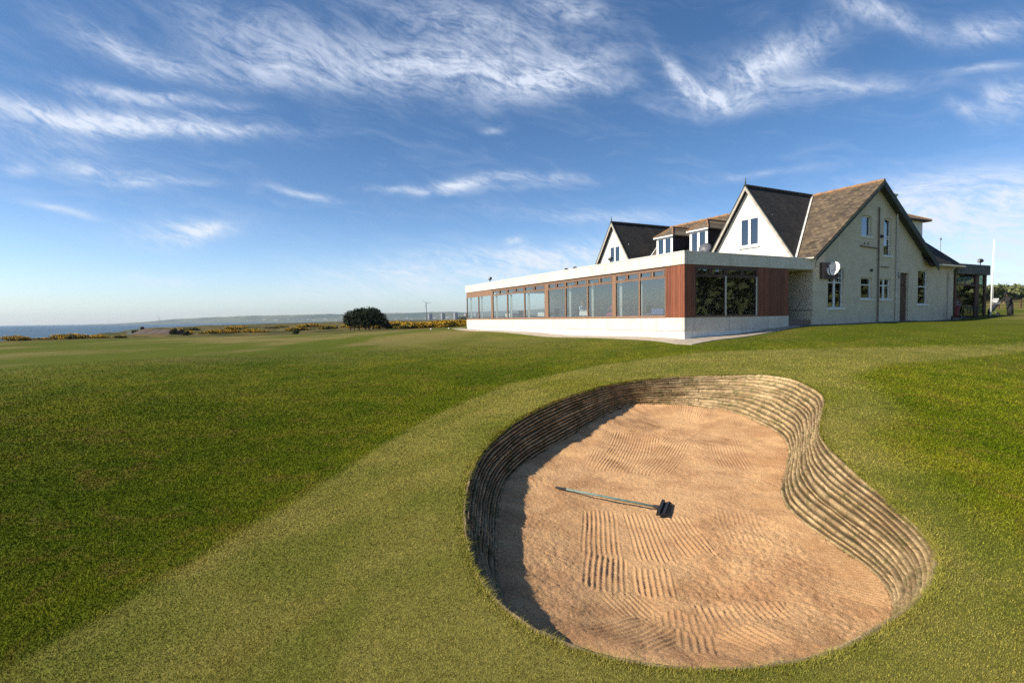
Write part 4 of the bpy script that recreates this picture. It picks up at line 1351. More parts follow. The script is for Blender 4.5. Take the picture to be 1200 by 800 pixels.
# ------------------------------------------------------------------ paving round the walls
def strip(name, m, pts_in, pts_out, z_off, n=6, thick=.10):
    """paved strip between two polylines of (v, u) points, laid on the terrain"""
    V, F = [], []
    rows = []
    for (a, b) in zip(pts_in, pts_out):
        row = []
        for j in range(n + 1):
            t = j / n
            vv, uu = a[0] * (1 - t) + b[0] * t, a[1] * (1 - t) + b[1] * t
            x, y = W2(uu, vv)
            row.append((x, y, tz(x, y) + z_off))
        rows.append(row)
    m_ = n + 1
    for r_ in rows: V += r_
    for i in range(len(rows) - 1):
        for j in range(n):
            F.append((i * m_ + j, i * m_ + j + 1, (i + 1) * m_ + j + 1, (i + 1) * m_ + j))
    # outer kerb face
    b = len(V)
    for r_ in rows: V.append((r_[-1][0], r_[-1][1], r_[-1][2] - thick))
    for i in range(len(rows) - 1):
        F.append((i * m_ + n, b + i, b + i + 1, (i + 1) * m_ + n))
    me = bpy.data.meshes.new(name)
    me.from_pydata(V, [], F)
    me.update()
    return tag(link(name, me, m), kind='structure')
pin, pout = [], []
for i in range(31):
    u = 30.2 - i
    pin.append((0.05, max(u, 0.2)))
    pout.append((-.95 - .12 * math.sin(i * .5), u - .05))
pout[-1] = (-1.1, -.6)
pin.append((.05, .05)); pout.append((-.8, -1.25))
for i in range(1, 10):
    vv = i * .95
    pin.append((vv, .05)); pout.append((vv - .3, -1.15 + max(0, i - 3) * .085))
strip('paved_path', M_CONC, pin, pout, .035)
pin, pout = [], []
for i in range(28):
    vv = 8.0 + i * .9
    pin.append((vv, .06 if vv > 10.1 or vv < 8.3 else 2.4)); pout.append((vv, -.62))
strip('side_path', M_PATH, pin, pout, .02, 3, .08)
def L3(v, u, z):
    x, y = W2(u, v)
    return Vector((x, y, z))
# ------------------------------------------------------------------ fittings that sit on the building
def dish():
    p = L3(11.35, -.55, 4.28)
    o = thing('satellite_dish', p, 'round white satellite dish on a dark bracket beside the tall sash window', 'satellite dish', RZ)
    # backing board and bracket on the wall
    MB().box(-.55, .95, .42, .54, -.52, .42).build('backing_board', mat('brown_board', worn((.085, .05, .045), (.12, .075, .06), 4, .1)), o)
    MB().tube([(0, .45, -.1), (0, .1, -.1), (-.05, 0, 0)], .03, 8).build('bracket', M_GREYM, o)
    d = MB()
    n, rings = 28, 6
    R = .40
    vs = []
    for k in range(2):
        for i in range(rings + 1):
            r = R * i / rings
            for j in range(n):
                a = 2 * pi * j / n
                vs.append((r * cos(a), r * sin(a) * 1.04, .16 * (i / rings) ** 2 - k * .015))
    fs = []
    for k in range(2):
        b = k * (rings + 1) * n
        for i in range(rings):
            for j in range(n):
                fs.append((b + i * n + j, b + i * n + (j + 1) % n, b + (i + 1) * n + (j + 1) % n, b + (i + 1) * n + j))
    b = (rings + 1) * n
    for j in range(n):
        fs.append((rings * n + j, rings * n + (j + 1) % n, b + rings * n + (j + 1) % n, b + rings * n + j))
    d.add(vs, fs)
    rf = d.build('reflector', mat('dish_white', color=(.85, .85, .83), rough=.45), o, smooth=True)
    dirw = Vector((-sin(radians(98)), -cos(radians(98)) , .30)).normalized()
    loc = Matrix.Rotation(-RZ, 3, 'Z') @ Vector((sin(radians(-112)), cos(radians(-112)), .28)).normalized()
    rf.rotation_euler = loc.to_track_quat('Z', 'Y').to_euler()
    q = loc.to_track_quat('Z', 'Y').to_matrix()
    MB().tube([q @ Vector((0, -.47, .15)), q @ Vector((0, -.30, .38)), q @ Vector((0, -.03, .52))], .022, 6).build('arm', M_BLACK, o)
    MB().tube([q @ Vector((0, -.04, .46)), q @ Vector((0, -.02, .58))], [.03, .055], 10).build('receiver', M_BLACK, o)
dish()
def floodlight(p, label, rz, s=1.0, tilt=-.5, m=M_BLACK):
    o = thing('floodlight', p, label, 'floodlight', rz)
    MB().tube([(0, 0, 0), (0, 0, .16 * s)], .025 * s, 8).box(-.12 * s, .12 * s, -.012, .012, .14 * s, .17 * s).build('bracket', M_BLACK, o)
    b = MB().hexa([(-.14 * s, -.05 * s, -.10 * s), (.14 * s, -.05 * s, -.10 * s), (.14 * s, .08 * s, -.07 * s), (-.14 * s, .08 * s, -.07 * s)],
                  [(-.14 * s, -.05 * s, .10 * s), (.14 * s, -.05 * s, .10 * s), (.14 * s, .08 * s, .07 * s), (-.14 * s, .08 * s, .07 * s)]).build('housing', m, o)
    b.location = (0, 0, .26 * s)
    b.rotation_euler = (tilt, 0, 0)
    MB().box(-.12 * s, .12 * s, -.056 * s, -.051 * s, -.08 * s, .08 * s).build('lens', M_GREYM, b)
floodlight(L3(.02, 23.0, 4.90), 'small dark floodlight at the far end of the lounge roof edge', RZ - pi / 2, 1.3)
floodlight(L3(.02, 5.9, 4.90), 'black floodlight on the pale roof edge in front of the far small gable', RZ - pi / 2, 1.0, -.7)
def roof_vent(u, label):
    o = thing('roof_vent', L3(.9, u, 4.66), label, 'roof vent', RZ, 'roof vents behind the lounge parapet')
    MB().tube([(0, 0, 0), (0, 0, .40)], .07, 10).build('stack', M_GREYM, o)
    MB().lathe((0, 0, .40), [(.16, 0), (.17, .03), (.10, .09), (.02, .12)], 14).build('cowl', M_BLACK, o)
roof_vent(12.0, 'low dark roof vent, farther one of the pair behind the parapet')
roof_vent(10.9, 'low dark roof vent, nearer one of the pair behind the parapet')
def grey_dish():
    o = thing('grey_dish', L3(2.3, .9, 4.66), 'dark grey dish aerial standing on the flat roof by the white dormer', 'satellite dish', RZ)
    MB().tube([(.0, 0, 0), (0, 0, .55)], .03, 8).build('mast', M_GREYM, o)
    d = MB()
    d.lathe((0, 0, 0), [(.02, .12), (.2, .06), (.34, 0), (.34, -.012), (.2, .045), (.02, .10)], 20)
    r = d.build('reflector', mat('grey_dish', color=(.10, .10, .11), rough=.5), o, smooth=True)
    r.location = (.08, 0, .58)
    r.rotation_euler = (radians(20), radians(-62), 0)
    MB().tube([(-.02, 0, .5), (-.4, -.05, .32), (-.42, -.05, .5)], .02, 6).build('arm', M_GREYM, o)
grey_dish()
def roof_camera():
    o = thing('security_camera', L3(30.7, .1, 5.18), 'small security camera on top of the dark porch roof', 'camera', RZ)
    MB().tube([(0, 0, 0), (0, 0, .22)], .03, 8).build('bracket', M_GREYM, o)
    MB().lathe((0, 0, .22), [(.06, 0), (.17, .06), (.2, .16), (.14, .27), (.04, .31)], 14).build('housing', M_BLACK, o, smooth=True)
    MB().box(-.34, -.1, -.08, .08, .28, .42).build('hood', M_GREYM, o)
roof_camera()
def aerial():
    o = thing('roof_aerial', L3(25.9, .6, 5.45), 'thin aerial pole rising from the low tiled roof', 'aerial', RZ)
    MB().tube([(0, 0, -.2), (0, 0, 1.55)], .02, 6).build('pole', M_GREYM, o)
    MB().box(-.09, .09, -.03, .03, 1.5, 1.62).build('head', M_GREYM, o)
aerial()

# ------------------------------------------------------------------ people
def skin_body(name, joints, bones, m, parent, root=0, sub=2):
    me = bpy.data.meshes.new(name)
    me.from_pydata([j[0] for j in joints], bones, [])
    o = bpy.data.objects.new(name, me)
    COL.objects.link(o)
    sk = o.modifiers.new('skin', 'SKIN')
    for i, j in enumerate(joints):
        r = j[1]
        r = (r, r) if not hasattr(r, '__len__') else r
        me.skin_vertices[0].data[i].radius = r
        me.skin_vertices[0].data[i].use_root = (i == root)
    sk.use_smooth_shade = True
    if sub:
        sb = o.modifiers.new('sub', 'SUBSURF')
        sb.levels = sub
        sb.render_levels = sub
    dg = bpy.context.evaluated_depsgraph_get()
    dg.update()
    m2 = bpy.data.meshes.new_from_object(o.evaluated_get(dg))
    bpy.data.objects.remove(o)
    m2.name = name
    m2.materials.clear()
    for p in m2.polygons: p.use_smooth = True
    return link(name, m2, m, parent)
M_SKIN = mat('skin', color=(.45, .26, .18), rough=.6)
M_DARKCL = mat('dark_clothes', worn((.014, .014, .018), (.025, .025, .03), 8, .2, 60), rough=.9)
M_HAIR = mat('hair', color=(.035, .022, .015), rough=.8)
def hand(o, wrist, d, side, m):
    """five bent fingers closing along direction d from the wrist"""
    w = Vector(wrist)
    d = Vector(d).normalized()
    s = Vector((0, 0, 1)).cross(d).normalized()
    up = d.cross(s)
    js = [(tuple(w - d * .01), .024), (tuple(w + d * .045), (.036, .018))]
    bs = [(0, 1)]
    for k, (off, ln) in enumerate(((-.027, .062), (-.009, .072), (.009, .068), (.026, .054))):
        a = w + d * .075 + s * off
        b = a + d * ln * .5 - up * .012
        c = b + d * ln * .22 - up * ln * .4
        n = len(js)
        js += [(tuple(a), .010), (tuple(b), .009), (tuple(c), .008)]
        bs += [(1, n), (n, n + 1), (n + 1, n + 2)]
    n = len(js)
    a = w + d * .03 + s * (-.034 * side) - up * .01
    b = a + d * .035 + s * (-.012 * side) - up * .022
    js += [(tuple(a), .012), (tuple(b), .010)]
    bs += [(1, n), (n, n + 1)]
    return skin_body('hand', js, bs, m, o, 1, 1)
def head_mesh(c, face, parent, m, hair_m, scale=1.0, hair_len=0.0):
    """head with brow, nose, chin and ears; face = direction looked at"""
    me = bpy.data.meshes.new('head')
    bm = bmesh.new()
    bmesh.ops.create_uvsphere(bm, u_segments=24, v_segments=18, radius=1.0)
    for v in bm.verts:
        x, y, z = v.co
        w = .075 * (1 - .18 * max(0, -z) ** 1.5)
        dpt = .095
        X, Y, Z = x * w, y * dpt, z * .118
        if y < 0:                       # face looks along -y
            Y *= .92
            if abs(x) < .2 and -.35 < z < .15: Y -= .020 * (1 - abs(x) / .2) * (1 - abs(z + .15) / .3 if abs(z + .15) < .3 else 0)
            if abs(abs(x) - .38) < .2 and .0 < z < .25: Y += .012
            if abs(x) < .35 and -.62 < z < -.48: Y += .005
            if abs(x) < .4 and z < -.75: Y -= .012
        v.co = (X, Y, Z)
    for sx in (-1, 1):
        r = bmesh.ops.create_uvsphere(bm, u_segments=8, v_segments=6, radius=.022)
        for v in r['verts']:
            v.co = (v.co.x * .45 + sx * .078, v.co.y * .8 + .008, v.co.z * 1.4 - .005)
    bm.to_mesh(me)
    bm.free()
    for p in me.polygons: p.use_smooth = True
    q = (-Vector(face)).to_track_quat('Y', 'Z')
    h = link('head', me, m, parent)
    h.location = c
    h.rotation_euler = q.to_euler()
    h.scale = (scale,) * 3
    for sx in (-1, 1):
        MB().lathe((sx * .03, -.078, .012), [(.002, -.008), (.011, -.004), (.011, .004), (.002, .008)], 8, 'Y').build('eye', M_BLACK, h)
    bm = bmesh.new()
    bmesh.ops.create_uvsphere(bm, u_segments=20, v_segments=14, radius=1.0)
    for v in list(bm.verts):
        x, y, z = v.co
        v.co = (x * .086, y * .104 + .012, z * .120 + .014)
        if y < -.25 and z < .55 or z < -.35 - hair_len:
            v.co = (x * .05, y * .06 + .01, z * .06)
    me2 = bpy.data.meshes.new('hair')
    bm.to_mesh(me2)
    bm.free()
    for p in me2.polygons: p.use_smooth = True
    link('hair', me2, hair_m, h)
    return h
def person(o, J, m_body, face, m_shoe=M_BLACK, hair=M_HAIR, hair_len=0.0):
    """J: dict of joints; one continuous clothed body"""
    names = ['pelvis', 'waist', 'chest', 'neck', 'shL', 'elL', 'wrL', 'shR', 'elR', 'wrR', 'hipL', 'knL', 'anL', 'hipR', 'knR', 'anR']
    rad = dict(pelvis=(.15, .115), waist=(.135, .105), chest=(.155, .115), neck=.055, shL=.065, elL=.047, wrL=.033, shR=.065, elR=.047, wrR=.033,
               hipL=.092, knL=.066, anL=.048, hipR=.092, knR=.066, anR=.048)
    js = [(J[n], rad[n]) for n in names]
    ix = {n: i for i, n in enumerate(names)}
    bones = [('pelvis', 'waist'), ('waist', 'chest'), ('chest', 'neck'), ('chest', 'shL'), ('shL', 'elL'), ('elL', 'wrL'), ('chest', 'shR'), ('shR', 'elR'), ('elR', 'wrR'),
             ('pelvis', 'hipL'), ('hipL', 'knL'), ('knL', 'anL'), ('pelvis', 'hipR'), ('hipR', 'knR'), ('knR', 'anR')]
    skin_body('body', js, [(ix[a], ix[b]) for a, b in bones], m_body, o, 0, 2)
    nk = Vector(J['neck'])
    hc = nk + (nk - Vector(J['chest'])).normalized() * .075 + Vector((0, 0, .11)) + Vector(face) * .03
    MB().tube([nk - Vector((0, 0, .03)), hc - Vector((0, 0, .05))], [.052, .047], 10).build('neck', M_SKIN, o, smooth=True)
    head_mesh(hc, face, o, M_SKIN, hair, 1.0, hair_len)
    for s in 'LR':
        w = Vector(J['wr' + s])
        e = Vector(J['el' + s])
        hand(o, w, w - e, 1 if s == 'L' else -1, M_SKIN)
        a = Vector(J['an' + s])
        f = Vector((face[0], face[1], 0)).normalized()
        sh = MB()
        r = f.cross(Vector((0, 0, 1)))
        b0 = a - Vector((0, 0, a.z - J.get('floor', 0)))
        pts_b = [b0 - f * .09 - r * .04, b0 + f * .17 - r * .045, b0 + f * .17 + r * .045, b0 - f * .09 + r * .04]
        pts_t = [b0 - f * .08 - r * .035 + Vector((0, 0, .09)), b0 + f * .14 - r * .035 + Vector((0, 0, .05)), b0 + f * .14 + r * .035 + Vector((0, 0, .05)), b0 - f * .08 + r * .035 + Vector((0, 0, .09))]
        sh.hexa(pts_b, pts_t).build('shoe', m_shoe, o)
# golfer bending over the trolley; faces -x (to the left in the photograph)
gp = Vector((36.80, 38.6, 0))
gp.z = tz(gp.x, gp.y)
gol = thing('person', gp, 'golfer in dark clothes leaning forward to grip a golf trolley by the white pole', 'person', radians(8))
person(gol, dict(pelvis=(.10, 0, .93), waist=(.04, 0, 1.10), chest=(-.08, 0, 1.32), neck=(-.18, 0, 1.49),
                 shL=(-.12, -.19, 1.40), elL=(-.28, -.22, 1.16), wrL=(-.52, -.13, 1.06), shR=(-.12, .19, 1.40), elR=(-.30, .22, 1.15), wrR=(-.52, .10, 1.06),
                 hipL=(.10, -.10, .88), knL=(.03, -.12, .48), anL=(.12, -.12, .08), hipR=(.10, .10, .88), knR=(.10, .13, .48), anR=(.26, .13, .08)),
       M_DARKCL, (-.88, 0, -.35))
# long coat skirt
MB().tube([(-.08, 0, 1.40), (.02, 0, 1.18), (.10, 0, .92), (.15, 0, .55), (.17, 0, .16)], [.15, .185, .20, .19, .18], 14).build('coat', M_DARKCL, gol, smooth=True)

def golf_trolley(p, rz, label, m_bag, handle=True, lean=48, clubs=9, seed=1):
    o = thing('golf_trolley', p, label, 'golf trolley', rz)
    a = radians(lean)
    d = Vector((cos(a), 0, sin(a)))              # bag axis, leaning towards +x
    n = Vector((-sin(a), 0, cos(a)))
    b0 = Vector((-.28, 0, .16))
    bag = MB()
    bag.tube([b0 + n * .14, b0 + d * .25 + n * .15, b0 + d * .78 + n * .14, b0 + d * .86 + n * .14], [.115, .13, .125, .135], 16)
    bg = bag.build('golf_bag', m_bag, o, smooth=False)
    MB().tube([b0 + d * .12 + n * .27, b0 + d * .48 + n * .28], [.075, .07], 12).build('pocket', m_bag, bg)
    MB().tube([b0 + d * .84 + n * .14, b0 + d * .88 + n * .14], [.137, .137], 16).build('bag_rim', M_GREYM, bg)
    fr = MB()
    fr.tube([b0 + n * -.01, b0 + d * 1.0 + n * -.01], .018, 6)
    if handle:
        fr.tube([b0 + d * 1.0 + n * -.01, b0 + d * 1.22 + n * .02, b0 + d * 1.28 + n * .0], .016, 6)
    fr.tube([(0, -.30, .14), (0, .30, .14)], .014, 6).tube([(0, -.28, .14), (.02, 0, .5)], .012, 6).tube([(0, .28, .14), (.02, 0, .5)], .012, 6)
    fr.tube([(-.36, 0, .12), (-.36, 0, .02)], .02, 6)
    fr.build('frame', M_GREYM, o)
    for sy in (-1, 1):
        w = MB().lathe((0, sy * .32, .145), [(.11, -.02), (.145, -.02), (.145, .02), (.11, .02)], 20, 'Y').build('wheel', M_BLACK, o)
        MB().lathe((0, sy * .32, .145), [(.02, -.024), (.109, -.012), (.109, .012), (.02, .024)], 12, 'Y').build('rim', M_GREYM, w)
    rr = random.Random(seed)
    top = b0 + d * .86 + n * .14
    for k in range(clubs):
        off = Vector((0, rr.uniform(-.08, .08), 0)) + n * rr.uniform(-.08, .08)
        L = rr.uniform(.16, .34)
        c = MB().tube([top + off - d * .05, top + off * 1.3 + d * L], .007, 5)
        e = top + off * 1.3 + d * L
        if k % 3 == 0:
            c.lathe(e, [(.01, -.04), (.045, -.02), (.05, .03), (.02, .06)], 8)
        else:
            c.hexa([e + Vector((-.01, -.01, -.03)), e + Vector((.03, -.06, -.03)), e + Vector((.05, -.06, -.03)), e + Vector((.01, -.0, -.03))],
                   [e + Vector((-.01, -.01, .03)), e + Vector((.03, -.06, .04)), e + Vector((.05, -.06, .04)), e + Vector((.01, -.0, .03))])
        c.build('golf_club', M_BLACK if k % 3 == 0 else M_GREYM, o)
    return o
M_NAVY = mat('navy_bag', worn((.012, .014, .028), (.02, .022, .04), 9, .1), rough=.7)
M_REDBAG = mat('red_bag', worn((.16, .012, .012), (.11, .01, .012), 9, .1), rough=.6)
gx = Vector((35.60, 38.48, 0)); gx.z = tz(gx.x, gx.y)
cp = MB().lathe((0, 0, 0), [(.10, -.02), (.102, .03), (.08, .10), (.02, .125)], 16).box(-.17, -.06, -.07, .07, -.02, -.008)
cpo = cp.build('cap', M_BLACK, gol, smooth=False)
cpo.location = (-.275, 0, 1.70); cpo.rotation_euler = (0, radians(-18), 0)
golf_trolley(gx, radians(4), 'dark golf bag on a trolley held by the leaning golfer', M_NAVY, True, 47)
q = L3(25.35, -.75, 0); q.z = tz(q.x, q.y) + .02
golf_trolley(q, RZ + radians(10), 'red and black golf bag on a trolley parked against the house corner', M_REDBAG, True, 58, 10, 4)
# a heap of shoes and a boot scraper by the porch glass reads as a low rack
def bag_rack():
    p = L3(28.3, -.5, 0); p.z = tz(p.x, p.y)
    o = thing('bag_rack', p, 'low dark rack for golf bags below the porch glass', 'rack', RZ)
    f = MB()
    for x in (-1.0, 0, 1.0): f.tube([(x, -.2, 0), (x, -.2, .55)], .02, 6).tube([(x, .2, 0), (x, .2, .8)], .02, 6)
    f.tube([(-1.05, -.2, .5), (1.05, -.2, .5)], .02, 6).tube([(-1.05, .2, .78), (1.05, .2, .78)], .02, 6)
    for i in range(9): f.tube([(-1.0 + i * .25, -.2, .5), (-1.0 + i * .25, .2, .78)], .012, 5)
    f.build('frame', M_BLACK, o)
    MB().box(-1.05, 1.05, -.24, .24, .05, .10).build('tray', M_BLACK, o)
bag_rack()

# ------------------------------------------------------------------ pole, field sign and fence
def flagpole():
    p = Vector((34.5, 37.5, 0)); p.z = tz(p.x, p.y)
    o = thing('flagpole', p, 'tall bare white flagpole at the corner of the dark glazed porch', 'flagpole')
    m = mat('gloss_white', color=(.85, .85, .83), rough=.35)
    MB().tube([(0, 0, 0), (.03, 0, 2.8), (.10, 0, 5.45)], [.062, .05, .030], 12).build('pole', m, o, smooth=True)
    MB().lathe((.10, 0, 5.44), [(.03, 0), (.05, .03), (.04, .07), (.01, .09)], 10).build('truck', m, o)
    MB().lathe((0, 0, -.02), [(.13, 0), (.13, .08), (.08, .11)], 12).build('base', M_BLACK, o)
    MB().tube([(.07, -.06, .9), (.15, -.045, 5.4)], .006, 5).box(.03, .09, -.09, -.05, 1.1, 1.2).build('halyard', M_WHITE, o)
flagpole()
def field_sign():
    x, y = 74.1, 79.8
    z = tz(x, y)
    o = thing('notice_board', (x, y, z), 'small white board on two posts in the field behind the flagpole', 'sign', radians(-20))
    MB().box(-.24, -.18, -.03, .03, 0, .8).box(.18, .24, -.03, .03, 0, .8).build('post', M_DKFRAME, o)
    MB().box(-.36, .36, -.05, -.032, .45, 1.05).build('board', M_WHITE, o)
field_sign()
def shelter():
    x, y = 73.0, 84.0
    z = tz(x, y)
    o = thing('field_shelter', (x, y, z), 'small dark red hut in the field behind the white board', 'hut', radians(-20))
    m = mat('hut_red', worn((.10, .028, .025), (.14, .04, .035), 4, .2), rough=.8)
    MB().box(-1.0, 1.0, -1, 1, 0, 1.8).build('wall', m, o)
    MB().prism([(-1.15, -1.15, 1.8), (1.15, -1.15, 1.8), (0, -1.15, 2.4)], (0, 2.3, 0)).build('roof', M_DKBARGE, o)
    MB().box(-.4, .4, -1.03, -1.002, 0, 1.6).build('door', M_DKBARGE, o)
shelter()
def fence(P, Q, n, label, h=1.1):
    P, Q = Vector(P), Vector(Q)
    base = Vector((P.x, P.y, tz(P.x, P.y)))
    o = thing('field_fence', base, label, 'fence')
    tops = []
    for i in range(n + 1):
        x, y = P.x + (Q.x - P.x) * i / n, P.y + (Q.y - P.y) * i / n
        z = tz(x, y)
        MB().box(x - .06, x + .06, y - .06, y + .06, z - .1, z + h).build('post', M_DKFRAME, o, off=base)
        tops.append(Vector((x, y, z)))
    r = MB()
    for k in (.35, .7, 1.0):
        r.tube([t + Vector((0, 0, h * k)) for t in tops], .028, 5)
    r.build('rail', M_DKFRAME, o, off=base)
fence((48, 66), (90, 64), 16, 'dark post and rail fence crossing the field behind the golfer')
def marker(px, py, label):
    z = tz(px, py)
    o = thing('tee_marker', (px, py, z), label, 'marker', 0, 'white markers on the lawn past the lounge')
    MB().lathe((0, 0, 0), [(.05, 0), (.11, .03), (.14, .1), (.1, .18), (.02, .21)], 14).build('ball', M_WHITE, o, smooth=True)
    MB().tube([(0, 0, -.1), (0, 0, .05)], .03, 6).build('peg', M_BLACK, o)
marker(-9.4, 77.8, 'small white marker on the lawn edge, nearer the pale lounge wall')
marker(-12.2, 78.6, 'small white marker on the lawn edge, farther from the lounge wall')

# ------------------------------------------------------------------ rake lying in the sand
def rake_tool():
    a = Vector((.71, 8.44)); b = Vector((2.13, 7.63))
    zs, _ = sand_z(np.array([a.x, b.x]), np.array([a.y, b.y]))
    A = Vector((a.x, a.y, float(zs[0]) + .05)); Bp = Vector((b.x, b.y, float(zs[1]) + .055))
    o = thing('bunker_rake', (b.x, b.y, float(zs[1])), 'grey handled rake with a black head lying on the sand', 'rake')
    R0 = Vector((b.x, b.y, float(zs[1])))
    m = mat('rake_handle', worn((.10, .19, .165), (.17, .26, .23), 12, .1), rough=.45)
    dirv = (Bp - A).normalized()
    h = MB().tube([A - R0, A + dirv * .12 - R0, A + dirv * .5 - R0, Bp - R0], [.012, .016, .017, .016], 10).build('handle', m, o, smooth=True)
    MB().tube([A - dirv * .03 - R0, A + dirv * .16 - R0], [.017, .0215], 10).build('grip', M_BLACK, h)
    # head lies square-ish to the handle, turned as in the photograph
    c = Bp + dirv * .05
    s = Vector((.10, .995, 0)).normalized() * 1.0
    s = (s + Vector((.34, 0, 0))).normalized()
    n = dirv.cross(s).normalized()
    W = .27
    hd = MB()
    f = s.cross(Vector((0, 0, 1)))
    def P(t, u, w): return c + s * t + f * u + Vector((0, 0, w)) - R0
    hd.hexa([P(-W, -.035, -.025), P(-W, .035, -.025), P(W, .035, -.025), P(W, -.035, -.025)], [P(-W, -.02, .035), P(-W, .02, .035), P(W, .02, .035), P(W, -.02, .035)])
    hd.hexa([P(-W * .96, .035, -.02), P(-W * .96, .09, .0), P(W * .96, .09, .0), P(W * .96, .035, -.02)], [P(-W * .96, .035, .0), P(-W * .96, .09, .02), P(W * .96, .09, .02), P(W * .96, .035, .0)])
    head = hd.build('rake_head', M_BLACK, o)
    k = 0
    t = -W + .02
    while t < W:
        MB().hexa([P(t - .004, .09, .0), P(t - .004, .15, -.035), P(t + .004, .15, -.035), P(t + .004, .09, .0)],
                  [P(t - .008, .085, .02), P(t - .004, .15, -.025), P(t + .004, .15, -.025), P(t + .008, .085, .02)]).build('tine', M_BLACK, head)
        t += .047
    MB().tube([Bp - dirv * .06 - R0, Bp + dirv * .05 - R0], [.025, .03], 10).build('socket', M_BLACK, head)
rake_tool()

# ------------------------------------------------------------------ inside the lounge
def table(v, u, label, m=M_CLOTH):
    p = L3(v, u, 1.352)
    o = thing('dining_table', p, label, 'table', RZ, 'tables in the lounge')
    MB().box(-.55, .55, -.45, .45, .72, .75).box(-.57, .57, -.47, -.45, .45, .75).box(-.57, .57, .45, .47, .45, .75).box(-.57, -.55, -.45, .45, .45, .75).box(.55, .57, -.45, .45, .45, .75).build('tablecloth', m, o)
    for sx in (-.45, .45):
        for sy in (-.36, .36):
            MB().box(sx - .03, sx + .03, sy - .03, sy + .03, 0, .72).build('leg', M_WOOD, o)
def chair(v, u, rz, label):
    p = L3(v, u, 1.352)
    o = thing('dining_chair', p, label, 'chair', RZ + rz, 'chairs in the lounge')
    MB().box(-.22, .22, -.22, .22, .43, .48).build('seat', M_BLUECL, o)
    MB().box(-.22, .22, .19, .23, .55, .98).build('backrest', M_WOOD, o)
    for sx in (-.19, .19):
        MB().box(sx - .02, sx + .02, -.21, -.17, 0, .43).build('leg', M_WOOD, o)
        MB().box(sx - .02, sx + .02, .19, .23, 0, .98).build('leg', M_WOOD, o)
table(1.2, 2.6, 'blue-topped table behind the pane nearest the cedar corner', M_BLUECL)
table(1.0, 9.3, 'white table behind the middle windows, beside the seated diner in pale shirt')
table(1.1, 15.0, 'white table just past the second window post')
table(1.1, 20.6, 'white table behind the farther row of windows')
chair(1.2, 3.7, 0, 'chair behind the blue-topped table near the cedar corner')
chair(1.1, 13.9, pi, 'chair on the nearer side of the table past the second post')
chair(1.0, 11.7, 0, 'empty chair between the two middle tables')
chair(1.1, 19.5, pi, 'chair drawn up to the table behind the farther windows')
M_PINK = mat('pink_top', color=(.62, .10, .16), rough=.9)
M_PALE = mat('pale_shirt', color=(.55, .60, .68), rough=.9)
def seated(v, u, rz, label, m):
    p = L3(v, u, 1.352)
    o = thing('person', p, label, 'person', RZ + rz)
    person(o, dict(pelvis=(0, 0, .56), waist=(0, .01, .74), chest=(0, -.02, .96), neck=(0, -.04, 1.14), shL=(-.19, -.02, 1.05), elL=(-.24, -.14, .84), wrL=(-.12, -.34, .82),
                   shR=(.19, -.02, 1.05), elR=(.24, -.14, .84), wrR=(.12, -.34, .82), hipL=(-.09, -.05, .53), knL=(-.11, -.42, .52), anL=(-.11, -.42, .08),
                   hipR=(.09, -.05, .53), knR=(.11, -.42, .52), anR=(.11, -.42, .08)), m, (0, -1, -.05), hair_len=.1)
seated(1.1, 6.9, radians(200), 'woman in a bright pink top seated behind the long window', M_PINK)
seated(1.0, 10.3, 0, 'seated person in a pale blue shirt behind the middle window', M_PALE)
chair(1.1, 6.9, radians(200), 'chair under the person in the pink top')
chair(1.0, 10.3, 0, 'chair under the seated person in the pale blue shirt')

# ------------------------------------------------------------------ plants
def leaf_cloud(name, blobs, n, size, m, parent, seed, flat=.6, surf=.55):
    r = np.random.default_rng(seed)
    bl = np.array(blobs, float)              # x, y, z, rx, ry, rz
    vol = bl[:, 3] * bl[:, 4] * bl[:, 5]
    pick = r.choice(len(bl), n, p=vol ** .8 / (vol ** .8).sum())
    d = r.normal(size=(n, 3))
    d /= np.linalg.norm(d, axis=1)[:, None]
    rad = surf + (1 - surf) * r.random(n) ** .5
    rad *= 1 + .10 * r.normal(size=n)
    c = bl[pick, :3] + d * bl[pick, 3:] * rad[:, None]
    c[:, 2] = np.maximum(c[:, 2], .05)
    a = r.normal(size=(n, 3)); a /= np.linalg.norm(a, axis=1)[:, None]
    b = np.cross(a, r.normal(size=(n, 3))); b /= np.linalg.norm(b, axis=1)[:, None]
    s = size * (.6 + .8 * r.random(n))[:, None]
    V = np.stack([c - a * s, c - b * s * flat, c + a * s, c + b * s * flat], 1).reshape(-1, 3)
    F = np.arange(4 * n).reshape(n, 4)
    return link(name, np_mesh(name, V, F), m, parent)
def leafy(a, b):
    def fn(t, bs):
        P = t.node('ShaderNodeNewGeometry')
        c = t.mix(t.sstep(t.noise(P.outputs['Position'], .9, 4, .7), .35, .65), a, b)
        c = t.mix(1.0, c, t.ramp(P.outputs['Random Per Island'], [(0, .6), (1, 1.5)]), 'MULTIPLY')
        t.put(bs.inputs['Base Color'], c)
        bs.inputs['Roughness'].default_value = .8
        bs.inputs['Specular IOR Level'].default_value = .2
    return fn
M_PINE = mat('pine_foliage', leafy((.016, .026, .010), (.030, .042, .016)))
M_GORSE = mat('gorse_foliage', leafy((.035, .045, .014), (.06, .065, .02)))
M_FLOWER = mat('gorse_flower', leafy((.50, .27, .012), (.66, .39, .016)))
M_BARK = mat('bark', worn((.05, .035, .025), (.09, .065, .045), 4, .4, 20, .03), rough=.95)
